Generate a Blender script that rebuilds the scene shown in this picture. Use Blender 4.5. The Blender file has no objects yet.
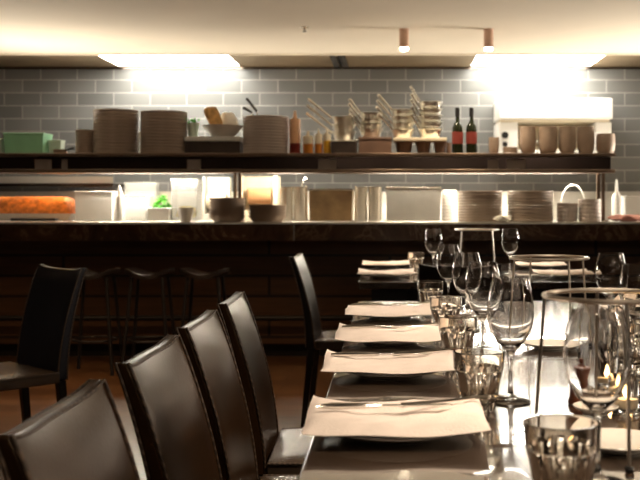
import bpy, math, random
from mathutils import Vector, Matrix

random.seed(7)
PI = math.pi
R = math.radians
scene = bpy.context.scene
COL = scene.collection

# ---------------------------------------------------------------- camera
CAM_Z = 1.12
CEIL_Z = 2.36
cam_data = bpy.data.cameras.new('camera')
cam_data.sensor_width = 36.0
cam_data.lens = 1000.0 / 640.0 * 36.0
cam_data.shift_x = -70.0 / 640.0
cam_data.shift_y = -35.0 / 640.0
cam_data.clip_start = 0.05
cam_data.dof.use_dof = True
cam_data.dof.focus_distance = 2.5
cam_data.dof.aperture_fstop = 7.0
cam = bpy.data.objects.new('camera', cam_data)
cam.location = (0, 0, CAM_Z)
cam.rotation_euler = (R(90), 0, 0)
COL.objects.link(cam)
scene.camera = cam

# ---------------------------------------------------------------- world, exposure
world = bpy.data.worlds.new('world')
scene.world = world
world.use_nodes = True
bg = world.node_tree.nodes['Background']
bg.inputs[0].default_value = (1.0, 0.75, 0.5, 1)
bg.inputs[1].default_value = 0.0
scene.view_settings.view_transform = 'Standard'
scene.view_settings.look = 'None'
scene.view_settings.exposure = 0.0
scene.view_settings.gamma = 1.0
scene.view_settings.use_curve_mapping = False
scene.cycles.use_denoising = True
scene.cycles.max_bounces = 14
scene.cycles.transmission_bounces = 12
scene.cycles.glossy_bounces = 6
scene.cycles.diffuse_bounces = 4
scene.cycles.transparent_max_bounces = 12
scene.cycles.sample_clamp_indirect = 6.0


def lamp(name, kind, loc, energy, color, target=None, **kw):
    d = bpy.data.lights.new(name, kind)
    d.energy = energy
    d.color = color
    for k, v in kw.items():
        setattr(d, k, v)
    o = bpy.data.objects.new(name, d)
    o.location = loc
    if target is not None:
        v = Vector(target) - Vector(loc)
        o.rotation_euler = v.to_track_quat('-Z', 'Y').to_euler()
    COL.objects.link(o)
    return o


WARM = (1.0, 0.79, 0.58)
# dining-room ceiling downlights above the long table, the aisle and the seats behind the camera
for (x, y, e) in ((0.4, 1.0, 100), (0.4, 2.1, 108), (0.4, 3.2, 98), (0.4, 5.4, 75)):
    lamp('table_downlight', 'SPOT', (x, y, 2.33), e, WARM, (x - 0.08, y + 0.1, 0.75), spot_size=R(58), spot_blend=0.6, shadow_soft_size=0.05)
# added unseen fill spots at the right, brightening the upper chair backs
for (x, y, e) in ((3.6, 0.8, 90), (3.6, 2.6, 100)):
    lamp('chair_side_fill', 'SPOT', (x, y, 1.75), e, WARM, (-0.4, y * 0.6 + 0.8, 0.8), spot_size=R(60), spot_blend=0.8, shadow_soft_size=0.10)
for (x, y, e) in ((-2.2, 2.6, 42), (-2.7, 5.2, 120), (-1.1, 5.2, 120), (0.6, 5.2, 20)):
    lamp('aisle_downlight', 'SPOT', (x, y, 2.33), e, (1.0, 0.60, 0.30), (x, y + 0.6, 0), spot_size=R(80), spot_blend=0.8, shadow_soft_size=0.05)
for (x, y, e) in ((-0.6, -1.6, 10), (0.8, -1.6, 18), (2.2, -0.8, 18)):
    lamp('seating_downlight', 'SPOT', (x, y, 2.33), e, WARM, (x * 0.8, y + 1.5, 0.9), spot_size=R(120), spot_blend=0.7, shadow_soft_size=0.06)
# added unseen spots past the pass ends, standing in for bounce on the ceiling
for (x, e) in ((-3.8, 820), (3.4, 1000)):
    lamp('ceiling_fill', 'SPOT', (x, 7.8, 0.95), e, (1.0, 0.89, 0.74), (x * 0.1, 6.7, CEIL_Z), spot_size=R(110), spot_blend=1.0, shadow_soft_size=0.6)


# ---------------------------------------------------------------- materials
def new_mat(name):
    m = bpy.data.materials.new(name)
    m.use_nodes = True
    nt = m.node_tree
    return m, nt, nt.nodes['Principled BSDF']


def mat(name, color, rough=0.5, metal=0.0, noise=0.0, scale=8.0, trans=0.0, ior=1.45, coat=0.0, bump=0.0, bscale=60.0, spec=0.5, emit=None, estr=0.0, sub=0.0):
    m, nt, b = new_mat(name)
    c = (color[0], color[1], color[2], 1)
    b.inputs['Base Color'].default_value = c
    b.inputs['Roughness'].default_value = rough
    b.inputs['Metallic'].default_value = metal
    b.inputs['IOR'].default_value = ior
    b.inputs['Transmission Weight'].default_value = trans
    b.inputs['Coat Weight'].default_value = coat
    b.inputs['Specular IOR Level'].default_value = spec
    tc = nt.nodes.new('ShaderNodeTexCoord')
    if noise > 0:
        n = nt.nodes.new('ShaderNodeTexNoise')
        n.inputs['Scale'].default_value = scale
        n.inputs['Detail'].default_value = 4
        nt.links.new(tc.outputs['Object'], n.inputs['Vector'])
        r = nt.nodes.new('ShaderNodeValToRGB')
        lo = [max(0, v * (1 - noise)) for v in color]
        hi = [min(1, v * (1 + noise)) for v in color]
        r.color_ramp.elements[0].position = 0.3
        r.color_ramp.elements[1].position = 0.7
        r.color_ramp.elements[0].color = (*lo, 1)
        r.color_ramp.elements[1].color = (*hi, 1)
        nt.links.new(n.outputs['Fac'], r.inputs['Fac'])
        nt.links.new(r.outputs['Color'], b.inputs['Base Color'])
    if bump > 0:
        n2 = nt.nodes.new('ShaderNodeTexNoise')
        n2.inputs['Scale'].default_value = bscale
        n2.inputs['Detail'].default_value = 3
        nt.links.new(tc.outputs['Object'], n2.inputs['Vector'])
        bp = nt.nodes.new('ShaderNodeBump')
        bp.inputs['Strength'].default_value = bump
        bp.inputs['Distance'].default_value = 0.01
        nt.links.new(n2.outputs['Fac'], bp.inputs['Height'])
        nt.links.new(bp.outputs['Normal'], b.inputs['Normal'])
    if emit:
        b.inputs['Emission Color'].default_value = (*emit, 1)
        b.inputs['Emission Strength'].default_value = estr
    return m


def tile_material():
    m, nt, b = new_mat('grey_metro_tile')
    tc = nt.nodes.new('ShaderNodeTexCoord')
    sep = nt.nodes.new('ShaderNodeSeparateXYZ')
    nt.links.new(tc.outputs['Object'], sep.inputs[0])
    cmb = nt.nodes.new('ShaderNodeCombineXYZ')
    ax = nt.nodes.new('ShaderNodeMath'); ax.operation = 'ADD'
    ax.inputs[1].default_value = 3.3075 + 20 * 0.3285
    az = nt.nodes.new('ShaderNodeMath'); az.operation = 'ADD'
    az.inputs[1].default_value = -2.246 + 40 * 0.116
    nt.links.new(sep.outputs['X'], ax.inputs[0]); nt.links.new(sep.outputs['Z'], az.inputs[0])
    nt.links.new(ax.outputs[0], cmb.inputs['X']); nt.links.new(az.outputs[0], cmb.inputs['Y'])
    br = nt.nodes.new('ShaderNodeTexBrick')
    br.offset = 0.5
    br.inputs['Scale'].default_value = 1.0
    br.inputs['Brick Width'].default_value = 0.3285
    br.inputs['Row Height'].default_value = 0.116
    br.inputs['Mortar Size'].default_value = 0.0045
    br.inputs['Mortar Smooth'].default_value = 0.2
    br.inputs['Color1'].default_value = (0.118, 0.118, 0.113, 1)
    br.inputs['Color2'].default_value = (0.152, 0.151, 0.144, 1)
    br.inputs['Mortar'].default_value = (0.30, 0.29, 0.27, 1)
    nt.links.new(cmb.outputs[0], br.inputs['Vector'])
    nt.links.new(br.outputs['Color'], b.inputs['Base Color'])
    b.inputs['Roughness'].default_value = 0.28
    bp = nt.nodes.new('ShaderNodeBump')
    bp.inputs['Strength'].default_value = 0.5
    bp.inputs['Distance'].default_value = 0.004
    bp.invert = True
    nt.links.new(br.outputs['Fac'], bp.inputs['Height'])
    nt.links.new(bp.outputs['Normal'], b.inputs['Normal'])
    return m


def wood_material(name, c1, c2, rough, plank_w, along='X', gap=0.004, length=1.8):
    m, nt, b = new_mat(name)
    tc = nt.nodes.new('ShaderNodeTexCoord')
    mp = nt.nodes.new('ShaderNodeMapping')
    nt.links.new(tc.outputs['Object'], mp.inputs['Vector'])
    if along == 'XZ':
        mp.inputs['Rotation'].default_value = (R(90), 0, 0)
    br = nt.nodes.new('ShaderNodeTexBrick')
    br.offset = 0.37
    br.inputs['Scale'].default_value = 1.0
    br.inputs['Brick Width'].default_value = length
    br.inputs['Row Height'].default_value = plank_w
    br.inputs['Mortar Size'].default_value = gap
    br.inputs['Color1'].default_value = (0, 0, 0, 1)
    br.inputs['Color2'].default_value = (1, 1, 1, 1)
    br.inputs['Mortar'].default_value = (0.5, 0.5, 0.5, 1)
    nt.links.new(mp.outputs[0], br.inputs['Vector'])
    st = nt.nodes.new('ShaderNodeMapping')
    st.inputs['Scale'].default_value = (1.2, 22, 22)
    nt.links.new(mp.outputs[0], st.inputs['Vector'])
    nz = nt.nodes.new('ShaderNodeTexNoise')
    nz.inputs['Scale'].default_value = 2.0
    nz.inputs['Detail'].default_value = 6
    nt.links.new(st.outputs[0], nz.inputs['Vector'])
    mx = nt.nodes.new('ShaderNodeMath'); mx.operation = 'MULTIPLY_ADD'
    mx.inputs[1].default_value = 0.35
    nt.links.new(br.outputs['Color'], mx.inputs[0])
    nt.links.new(nz.outputs['Fac'], mx.inputs[2])
    rp = nt.nodes.new('ShaderNodeValToRGB')
    rp.color_ramp.elements[0].position = 0.3
    rp.color_ramp.elements[1].position = 0.95
    rp.color_ramp.elements[0].color = (*c1, 1)
    rp.color_ramp.elements[1].color = (*c2, 1)
    nt.links.new(mx.outputs[0], rp.inputs['Fac'])
    mix = nt.nodes.new('ShaderNodeMixRGB')
    mix.inputs['Color2'].default_value = (c1[0] * 0.2, c1[1] * 0.2, c1[2] * 0.2, 1)
    nt.links.new(br.outputs['Fac'], mix.inputs['Fac'])
    nt.links.new(rp.outputs['Color'], mix.inputs['Color1'])
    nt.links.new(mix.outputs['Color'], b.inputs['Base Color'])
    b.inputs['Roughness'].default_value = rough
    return m


def marble_material():
    m, nt, b = new_mat('dark_brown_marble')
    tc = nt.nodes.new('ShaderNodeTexCoord')
    nz = nt.nodes.new('ShaderNodeTexNoise')
    nz.inputs['Scale'].default_value = 3.0
    nz.inputs['Detail'].default_value = 9
    nz.inputs['Roughness'].default_value = 0.65
    nz.inputs['Distortion'].default_value = 1.6
    nt.links.new(tc.outputs['Object'], nz.inputs['Vector'])
    r = nt.nodes.new('ShaderNodeValToRGB')
    e = r.color_ramp.elements
    e[0].position = 0.35; e[0].color = (0.028, 0.013, 0.007, 1)
    e[1].position = 0.54; e[1].color = (0.058, 0.029, 0.016, 1)
    x = e.new(0.575); x.color = (0.115, 0.070, 0.040, 1)
    x = e.new(0.61); x.color = (0.052, 0.026, 0.014, 1)
    nt.links.new(nz.outputs['Fac'], r.inputs['Fac'])
    nt.links.new(r.outputs['Color'], b.inputs['Base Color'])
    b.inputs['Roughness'].default_value = 0.25
    return m


def stitch_material():
    m, nt, b = new_mat('stitched_leather_edge')
    tc = nt.nodes.new('ShaderNodeTexCoord')
    w = nt.nodes.new('ShaderNodeTexWave')
    w.wave_type = 'BANDS'; w.bands_direction = 'DIAGONAL'
    w.inputs['Scale'].default_value = 45.0
    nt.links.new(tc.outputs['Object'], w.inputs['Vector'])
    r = nt.nodes.new('ShaderNodeValToRGB')
    r.color_ramp.elements[0].position = 0.55; r.color_ramp.elements[0].color = (0.05, 0.032, 0.022, 1)
    r.color_ramp.elements[1].position = 0.7; r.color_ramp.elements[1].color = (0.13, 0.085, 0.055, 1)
    nt.links.new(w.outputs['Fac'], r.inputs['Fac'])
    nt.links.new(r.outputs['Color'], b.inputs['Base Color'])
    b.inputs['Roughness'].default_value = 0.5
    return m


M = {}
M['tile'] = tile_material()
M['floor'] = wood_material('dark_timber_floor', (0.032, 0.014, 0.006), (0.10, 0.048, 0.019), 0.30, 0.16)
M['panel'] = wood_material('counter_front_timber', (0.030, 0.014, 0.006), (0.10, 0.046, 0.018), 0.45, 0.15, 'XZ', 0.010, 2.4)
M['marble'] = marble_material()
M['ceiling'] = mat('cream_plaster', (0.80, 0.72, 0.60), 0.9, noise=0.03, scale=1.5)
M['darkwall'] = mat('dark_wall_paint', (0.035, 0.024, 0.018), 0.7, noise=0.2, scale=2)
M['steel'] = mat('brushed_steel', (0.66, 0.63, 0.57), 0.42, 1.0, noise=0.08, scale=5)
M['steel_dark'] = mat('dark_steel', (0.16, 0.13, 0.11), 0.22, 1.0, noise=0.1, scale=5)
M['steel_bronze'] = mat('bronzed_steel', (0.20, 0.14, 0.10), 0.35, 0.8, noise=0.1, scale=5)
M['fascia'] = mat('dark_fascia_steel', (0.13, 0.095, 0.085), 0.2, 0.9, noise=0.15, scale=4)
M['hoodsteel'] = mat('warm_hood_steel', (0.40, 0.30, 0.19), 0.5, 1.0, noise=0.12, scale=3)
M['polished'] = mat('polished_steel', (0.82, 0.78, 0.70), 0.25, 1.0, noise=0.03)
M['panmetal'] = mat('tinned_pan_metal', (0.88, 0.86, 0.80), 0.3, 1.0, noise=0.06)
M['cutlery'] = mat('cutlery_steel', (0.75, 0.72, 0.68), 0.12, 1.0, noise=0.02)
M['black'] = mat('black_plastic', (0.012, 0.011, 0.011), 0.4, noise=0.2)
M['blackmetal'] = mat('black_metal', (0.012, 0.010, 0.010), 0.45, 0.3, noise=0.2)
M['wire'] = mat('chromed_wire', (0.75, 0.68, 0.60), 0.3, 1.0, noise=0.05)
M['leather'] = mat('dark_brown_leather', (0.040, 0.018, 0.007), 0.30, noise=0.25, scale=9, bump=0.05, bscale=180, ior=1.62)
M['leather'].node_tree.nodes['Principled BSDF'].inputs['Specular Tint'].default_value = (1.0, 0.76, 0.54, 1)
M['leather_blue_sheen'] = mat('blue_sheen_black_leather', (0.010, 0.011, 0.022), 0.38, noise=0.2, scale=9, bump=0.1, bscale=180)  # bluish reflection on the lone aisle chair, mixed into its leather colour
M['leather_seat'] = mat('brown_seat_leather', (0.075, 0.052, 0.036), 0.27, noise=0.2, scale=9, bump=0.12, bscale=180)
M['stitch'] = stitch_material()
M['leather_black'] = mat('black_brown_leather', (0.015, 0.010, 0.008), 0.38, noise=0.2, scale=9, bump=0.1, bscale=180)
M['tabletop'] = mat('dark_lacquered_timber', (0.058, 0.038, 0.025), 0.14, noise=0.25, scale=6, coat=1.0, ior=1.75)
M['tableleg'] = mat('table_leg_black', (0.012, 0.009, 0.008), 0.4, noise=0.2)
M['linen'] = mat('pinkish_linen', (0.86, 0.77, 0.71), 0.85, noise=0.05, scale=20, bump=0.25, bscale=220)
M['china'] = mat('white_china', (0.78, 0.74, 0.68), 0.18, noise=0.02)
M['stoneware'] = mat('taupe_stoneware', (0.33, 0.255, 0.20), 0.5, noise=0.10, scale=12)
M['stoneware_pale'] = mat('pale_grey_stoneware', (0.46, 0.39, 0.34), 0.5, noise=0.08, scale=12)
M['clay'] = mat('clay_stoneware', (0.40, 0.30, 0.23), 0.55, noise=0.12, scale=14)
M['glass'] = mat('clear_glass', (1, 1, 1), 0.0, trans=1.0, ior=1.47)
M['glass_amber'] = mat('tinted_tumbler_glass', (0.98, 0.93, 0.86), 0.0, trans=1.0, ior=1.5)
M['bottleglass'] = mat('dark_olive_glass', (0.014, 0.018, 0.007), 0.08, noise=0.1)
M['label_red'] = mat('red_label', (0.20, 0.028, 0.018), 0.6, noise=0.15)
M['label_olive'] = mat('olive_label', (0.25, 0.25, 0.08), 0.6, noise=0.15)
M['green_plastic'] = mat('green_plastic', (0.30, 0.62, 0.38), 0.35, noise=0.08)
M['pale_plastic'] = mat('pale_plastic', (0.62, 0.74, 0.62), 0.35, noise=0.06)
M['clear_plastic'] = mat('clear_plastic', (0.95, 0.96, 0.95), 0.06, trans=0.85, ior=1.15)
M['white'] = mat('white_enamel', (0.80, 0.79, 0.75), 0.35, noise=0.02)
M['whiteplastic'] = mat('white_plastic', (0.80, 0.80, 0.76), 0.4, noise=0.03)
M['cream'] = mat('cream_board', (0.75, 0.66, 0.50), 0.5, noise=0.06)
M['brownbox'] = mat('brown_box', (0.20, 0.12, 0.085), 0.5, noise=0.15)
M['darkbox'] = mat('dark_box', (0.05, 0.035, 0.028), 0.45, noise=0.15)
M['slip'] = mat('order_slip_paper', (0.26, 0.22, 0.19), 0.7, noise=0.15)
M['bread'] = mat('toasted_bread', (0.62, 0.36, 0.13), 0.8, noise=0.35, scale=30, bump=0.4, bscale=90)
M['cloth'] = mat('white_cloth', (0.80, 0.76, 0.68), 0.9, noise=0.05, scale=15)
M['pink'] = mat('pink_cloth', (0.50, 0.24, 0.20), 0.9, noise=0.2, scale=25)
M['orange_food'] = mat('orange_food', (0.62, 0.20, 0.03), 0.5, noise=0.45, scale=28, bump=0.6, bscale=60)
M['leaf'] = mat('salad_leaf', (0.12, 0.50, 0.05), 0.5, noise=0.5, scale=40)
M['yellow_food'] = mat('yellow_food', (0.78, 0.58, 0.16), 0.55, noise=0.35, scale=35)
M['sauce_red'] = mat('dark_red_sauce', (0.22, 0.025, 0.015), 0.3, noise=0.1)
M['sauce_peach'] = mat('peach_bottle', (0.72, 0.42, 0.24), 0.4, noise=0.06)
M['sauce_amber'] = mat('amber_sauce', (0.55, 0.20, 0.03), 0.3, noise=0.1)
M['sauce_yellow'] = mat('yellow_sauce', (0.90, 0.50, 0.04), 0.3, noise=0.08)
M['copper'] = mat('can_copper', (0.62, 0.42, 0.33), 0.3, 0.9, noise=0.05)
M['wood_dark'] = mat('dark_turned_wood', (0.13, 0.038, 0.016), 0.3, noise=0.3, scale=18)
M['wax'] = mat('candle_wax', (0.85, 0.72, 0.52), 0.5, noise=0.03)
M['flame'] = mat('candle_flame', (1, 0.6, 0.2), 0.5, emit=(1.0, 0.62, 0.25), estr=35)
M['bulb'] = mat('lamp_bulb', (1, 0.9, 0.7), 0.5, emit=(1.0, 0.86, 0.62), estr=90)
M['hoodlamp'] = mat('hood_lamp_diffuser', (1, 1, 1), 0.5, emit=(1.0, 0.96, 0.86), estr=24)
M['tube'] = mat('shelf_lamp_tube', (1, 1, 1), 0.5, emit=(1.0, 0.90, 0.72), estr=250)
M['heat'] = mat('heat_lamp_element', (1, 0.6, 0.3), 0.5, emit=(1.0, 0.42, 0.10), estr=45)
M['tan'] = mat('tan_timber', (0.50, 0.26, 0.12), 0.5, noise=0.15)


# ---------------------------------------------------------------- mesh builder
class MB:
    def __init__(self):
        self.v = []
        self.f = []

    def add(self, vs, fs, mtx=None):
        b = len(self.v)
        for p in vs:
            p = Vector(p)
            self.v.append(tuple(mtx @ p) if mtx is not None else tuple(p))
        self.f.extend([tuple(b + i for i in f) for f in fs])
        return self

    def box(self, x0, x1, y0, y1, z0, z1, mtx=None):
        vs = [(x0, y0, z0), (x1, y0, z0), (x1, y1, z0), (x0, y1, z0), (x0, y0, z1), (x1, y0, z1), (x1, y1, z1), (x0, y1, z1)]
        fs = [(0, 3, 2, 1), (4, 5, 6, 7), (0, 1, 5, 4), (1, 2, 6, 5), (2, 3, 7, 6), (3, 0, 4, 7)]
        return self.add(vs, fs, mtx)

    def lathe(self, prof, n=32, center=(0, 0, 0), mtx=None, rfun=None, closed=False):
        vs, fs = [], []
        rings = []
        cx, cy, cz = center
        for k, (r, z) in enumerate(prof):
            if r < 1e-6:
                rings.append([len(vs)])
                vs.append((cx, cy, cz + z))
            else:
                ids = []
                for i in range(n):
                    a = 2 * PI * i / n
                    rr = r * (rfun(k, a) if rfun else 1.0)
                    ids.append(len(vs))
                    vs.append((cx + rr * math.cos(a), cy + rr * math.sin(a), cz + z))
                rings.append(ids)
        pairs = list(zip(rings[:-1], rings[1:]))
        if closed:
            pairs.append((rings[-1], rings[0]))
        for a, b in pairs:
            if len(a) == 1 and len(b) == 1:
                continue
            for i in range(n):
                j = (i + 1) % n
                if len(a) == 1:
                    fs.append((a[0], b[j], b[i]))
                elif len(b) == 1:
                    fs.append((a[i], a[j], b[0]))
                else:
                    fs.append((a[i], a[j], b[j], b[i]))
        return self.add(vs, fs, mtx)

    def tube(self, pts, r, n=8, closed=False, mtx=None):
        pts = [Vector(p) for p in pts]
        m = len(pts)
        vs, fs, rings = [], [], []
        up = None
        for i, p in enumerate(pts):
            if closed:
                t = (pts[(i + 1) % m] - pts[i - 1]).normalized()
            else:
                t = (pts[min(i + 1, m - 1)] - pts[max(i - 1, 0)]).normalized()
            if up is None:
                up = Vector((0, 0, 1)) if abs(t.z) < 0.9 else Vector((1, 0, 0))
            s = t.cross(up)
            if s.length < 1e-4:
                s = t.cross(Vector((0, 1, 0)))
            s.normalize()
            up = s.cross(t).normalized()
            rr = r[i] if isinstance(r, (list, tuple)) else r
            ids = []
            for k in range(n):
                a = 2 * PI * k / n
                ids.append(len(vs))
                vs.append(p + (s * math.cos(a) + up * math.sin(a)) * rr)
            rings.append(ids)
        for i in range(m if closed else m - 1):
            a, b = rings[i], rings[(i + 1) % m]
            for k in range(n):
                j = (k + 1) % n
                fs.append((a[k], a[j], b[j], b[k]))
        if not closed:
            fs.append(tuple(reversed(rings[0])))
            fs.append(tuple(rings[-1]))
        return self.add(vs, fs, mtx)

    def grid_solid(self, top, bot):
        """closed sheet between two equal grids of points (rows of rows)"""
        nr, nc = len(top), len(top[0])
        vs = [p for row in top for p in row] + [p for row in bot for p in row]
        o = nr * nc
        fs = []
        for i in range(nr - 1):
            for j in range(nc - 1):
                a, b, c, d = i * nc + j, i * nc + j + 1, (i + 1) * nc + j + 1, (i + 1) * nc + j
                fs.append((a, b, c, d))
                fs.append((o + d, o + c, o + b, o + a))
        for j in range(nc - 1):
            fs.append((j + 1, j, o + j, o + j + 1))
            a = (nr - 1) * nc
            fs.append((a + j, a + j + 1, o + a + j + 1, o + a + j))
        for i in range(nr - 1):
            a, b = i * nc, (i + 1) * nc
            fs.append((a, b, o + b, o + a))
            a, b = i * nc + nc - 1, (i + 1) * nc + nc - 1
            fs.append((b, a, o + a, o + b))
        return self.add(vs, fs)

    def build(self, name, material, parent=None, smooth=35, bevel=0.0, segs=2):
        me = bpy.data.meshes.new(name)
        me.from_pydata(self.v, [], self.f)
        me.validate()
        me.update()
        if smooth:
            me.shade_smooth()
            me.set_sharp_from_angle(angle=R(smooth))
        else:
            me.shade_flat()
        me.materials.append(material)
        import bmesh
        bm = bmesh.new()
        bm.from_mesh(me)
        bmesh.ops.recalc_face_normals(bm, faces=bm.faces)
        bm.to_mesh(me)
        bm.free()
        o = bpy.data.objects.new(name, me)
        COL.objects.link(o)
        if parent is not None:
            o.parent = parent
        if bevel > 0:
            md = o.modifiers.new('bevel', 'BEVEL')
            md.width = bevel
            md.segments = segs
            md.limit_method = 'ANGLE'
            md.harden_normals = False
        return o


def tag(o, label=None, cat=None, group=None, kind=None):
    if label: o['label'] = label
    if cat: o['category'] = cat
    if group: o['group'] = group
    if kind: o['kind'] = kind
    return o


def thing(name, label, cat, loc=(0, 0, 0), rz=0.0, group=None):
    o = bpy.data.objects.new(name, None)
    o.empty_display_size = 0.05
    o.location = loc
    o.rotation_euler = (0, 0, rz)
    COL.objects.link(o)
    return tag(o, label, cat, group)


def struct(mb, name, material, **kw):
    return tag(mb.build(name, material, **kw), kind='structure')


def dup(o, loc=None, rz=None, label=None, group=None, parent=None):
    c = o.copy()
    COL.objects.link(c)
    if parent is not None:
        c.parent = parent
    if loc is not None: c.location = loc
    if rz is not None: c.rotation_euler = (0, 0, rz)
    if label: c['label'] = label
    if group: c['group'] = group
    for ch in [x for x in bpy.data.objects if x.parent == o]:
        dup(ch, parent=c)
    return c


def px(x, Y):
    return (x - 390.0) / 1000.0 * Y


def pz(y, Y):
    return CAM_Z + (205.0 - y) / 1000.0 * Y


# ---------------------------------------------------------------- the room
CEIL = 2.36
WALL_Y = 9.0
HOOD_Y = 8.2
struct(MB().box(-5, 4.5, -3, 9.0, -0.1, 0.0), 'floor', M['floor'], smooth=0)
struct(MB().box(-5, 4.5, -3, HOOD_Y, CEIL, CEIL + 0.12), 'ceiling', M['ceiling'], smooth=0)
struct(MB().box(-5, 4.5, WALL_Y, WALL_Y + 0.12, 0, 2.6), 'wall_back', M['tile'], smooth=0)
struct(MB().box(-5.12, -5, -3, 9.12, 0, 2.6), 'wall_left', M['darkwall'], smooth=0)
struct(MB().box(4.5, 4.62, -3, 9.12, 0, 2.6), 'wall_right', M['darkwall'], smooth=0)
struct(MB().box(-5.12, 4.62, -3.12, -3, 0, 2.6), 'wall_front', M['darkwall'], smooth=0)
struct(MB().box(-5, 4.5, WALL_Y - 0.02, WALL_Y - 0.002, CEIL - 0.018, CEIL - 0.001), 'trim_1', M['steel_dark'], smooth=0)
struct(MB().box(-5, 4.5, HOOD_Y - 0.015, HOOD_Y + 0.01, CEIL - 0.012, CEIL + 0.02), 'trim_2', M['ceiling'], smooth=0)


# extractor hoods: stainless undersides in line with the ceiling
def hood(x0, x1, lx0, lx1, label):
    t = thing('extractor_hood', label, 'extractor hood', ((x0 + x1) / 2, 8.6, CEIL), 0, 'extractor hoods over the cooking line')
    c = (x0 + x1) / 2
    u = MB()
    for (a, b) in ((x0 - c, lx0 - c), (lx1 - c, x1 - c)):
        u.box(a, b, -0.37, 0.37, 0.0, 0.02)
    u.box(lx0 - c, lx1 - c, -0.37, -0.33, 0.0, 0.02)
    u.box(lx0 - c, lx1 - c, 0.33, 0.37, 0.0, 0.02)
    u.build('underside_panel', M['hoodsteel'], t, smooth=0)
    MB().box(lx0 - c, lx1 - c, -0.33, 0.33, 0.004, 0.02).build('lamp_diffuser', M['hoodlamp'], t, smooth=0)
    MB().box(x0 - c, x0 - c + 0.05, -0.37, 0.37, -0.012, -0.001).build('joint_strip', M['steel_dark'], t, smooth=0)
    MB().box(x1 - c - 0.05, x1 - c, -0.37, 0.37, -0.012, -0.001).build('joint_strip', M['steel_dark'], t, smooth=0)
    return t


hood(-4.9, -0.45, px(105, 8.5), px(232, 8.5), 'left stainless extractor hood with bright lamp above the tall plate stacks')
hood(-0.42, 4.4, px(475, 8.5), px(600, 8.5), 'right stainless extractor hood with bright lamp above the white grill')


# surface-mounted can downlights over the pass
def can(x, y, label):
    t = thing('can_downlight', label, 'ceiling lamp', (x, y, CEIL), 0, 'cylinder downlights over the pass')
    MB().lathe([(0, 0), (0.038, 0), (0.038, -0.005), (0.034, -0.006), (0.034, -0.135), (0.030, -0.135), (0.030, -0.115), (0, -0.115)], 32).build('can', M['copper'], t)
    MB().lathe([(0, -0.116), (0.022, -0.116), (0.031, -0.130), (0.027, -0.148), (0, -0.156)], 24).build('bulb', M['bulb'], t)
    lamp('can_beam', 'SPOT', (x, y, CEIL - 0.17), 24, (1.0, 0.80, 0.55), (x, y, 0), spot_size=R(110), spot_blend=0.7, shadow_soft_size=0.03)
    return t


can(px(404, 7.05), 7.05, 'left copper-coloured can downlight on the ceiling above the saucepans')
can(px(488.5, 7.05), 7.05, 'right copper-coloured can downlight on the ceiling above the dark bottles')
tag(MB().lathe([(0, 0), (0.03, 0), (0.026, -0.006), (0.011, -0.010), (0.009, -0.03), (0.018, -0.032), (0, -0.034)], 20).build('sprinkler_head', M['polished']), 'small sprinkler head in the cream ceiling', 'sprinkler').location = (px(305, 7.0), 6.97, CEIL)

# ---------------------------------------------------------------- the pass counter
CT = 1.0          # counter top height
CF = 7.0          # counter front
t = thing('pass_counter', 'long dark brown marble-fronted kitchen pass counter', 'counter', (0, CF, 0))
MB().box(-4.9, 4.4, 0.0, 0.95, CT - 0.012, CT).build('worktop', M['steel'], t, smooth=0)
sx = px(294, CF)
MB().box(-4.9, sx - 0.006, 0.0, 0.03, CT - 0.13, CT - 0.013).build('front_fascia', M['marble'], t, smooth=0)
MB().box(sx + 0.006, 4.4, 0.0, 0.03, CT - 0.13, CT - 0.013).build('front_fascia', M['marble'], t, smooth=0)
MB().box(sx - 0.006, sx + 0.006, -0.002, 0.03, CT - 0.13, CT - 0.013).build('joint_strip', M['polished'], t, smooth=0)
MB().box(-4.9, 4.4, 0.35, 0.40, 0.10, CT - 0.13).build('front_panel', M['panel'], t, smooth=0)
MB().box(-4.9, 4.4, 0.03, 0.95, CT - 0.13, CT - 0.10).build('soffit', M['blackmetal'], t, smooth=0)
MB().box(-4.9, 4.4, 0.41, 0.95, 0.0, 0.10).build('plinth', M['blackmetal'], t, smooth=0)
MB().box(-4.9, 4.4, 0.41, 0.93, 0.10, CT - 0.14).build('carcass', M['steel_dark'], t, smooth=0)
b = MB()
b.tube([(-4.8, 0.25, 0.30), (4.3, 0.25, 0.30)], 0.02, 12)
for xx in (-3.6, -2.3, -1.0, 0.3, 1.6, 2.9):
    b.tube([(xx, 0.25, 0.30), (xx, 0.36, 0.30)], 0.012, 8)
b.build('foot_rail', M['blackmetal'], t)

# ---------------------------------------------------------------- gantry shelf above the pass
SF = 7.15
ST = pz(153, SF)   # shelf top
SX1 = px(616, SF)
t = thing('pass_shelf', 'long bronzed steel gantry shelf on posts above the pass counter', 'shelf', (0, SF, CT))
zt = ST - CT
MB().box(-3.3, SX1, 0.0, 0.48, zt - 0.024, zt).build('shelf_board', M['steel_bronze'], t, bevel=0.004)
MB().box(-3.25, SX1 - 0.03, 0.035, 0.09, zt - 0.115, zt - 0.025).build('fascia', M['fascia'], t, smooth=0)
MB().box(-3.3, SX1 - 0.005, -0.01, 0.09, zt - 0.142, zt - 0.116).build('front_rail', M['steel_bronze'], t, bevel=0.005)
MB().box(-3.25, SX1 - 0.03, 0.10, 0.46, zt - 0.10, zt - 0.06).build('lamp_housing', M['steel_bronze'], t, smooth=0)
MB().box(-3.25, SX1 - 0.03, 0.465, 0.475, zt - 0.135, zt - 0.03).build('added_baffle', M['darkbox'], t, smooth=0)  # baffle added to keep the tube light off the tiled wall
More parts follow.
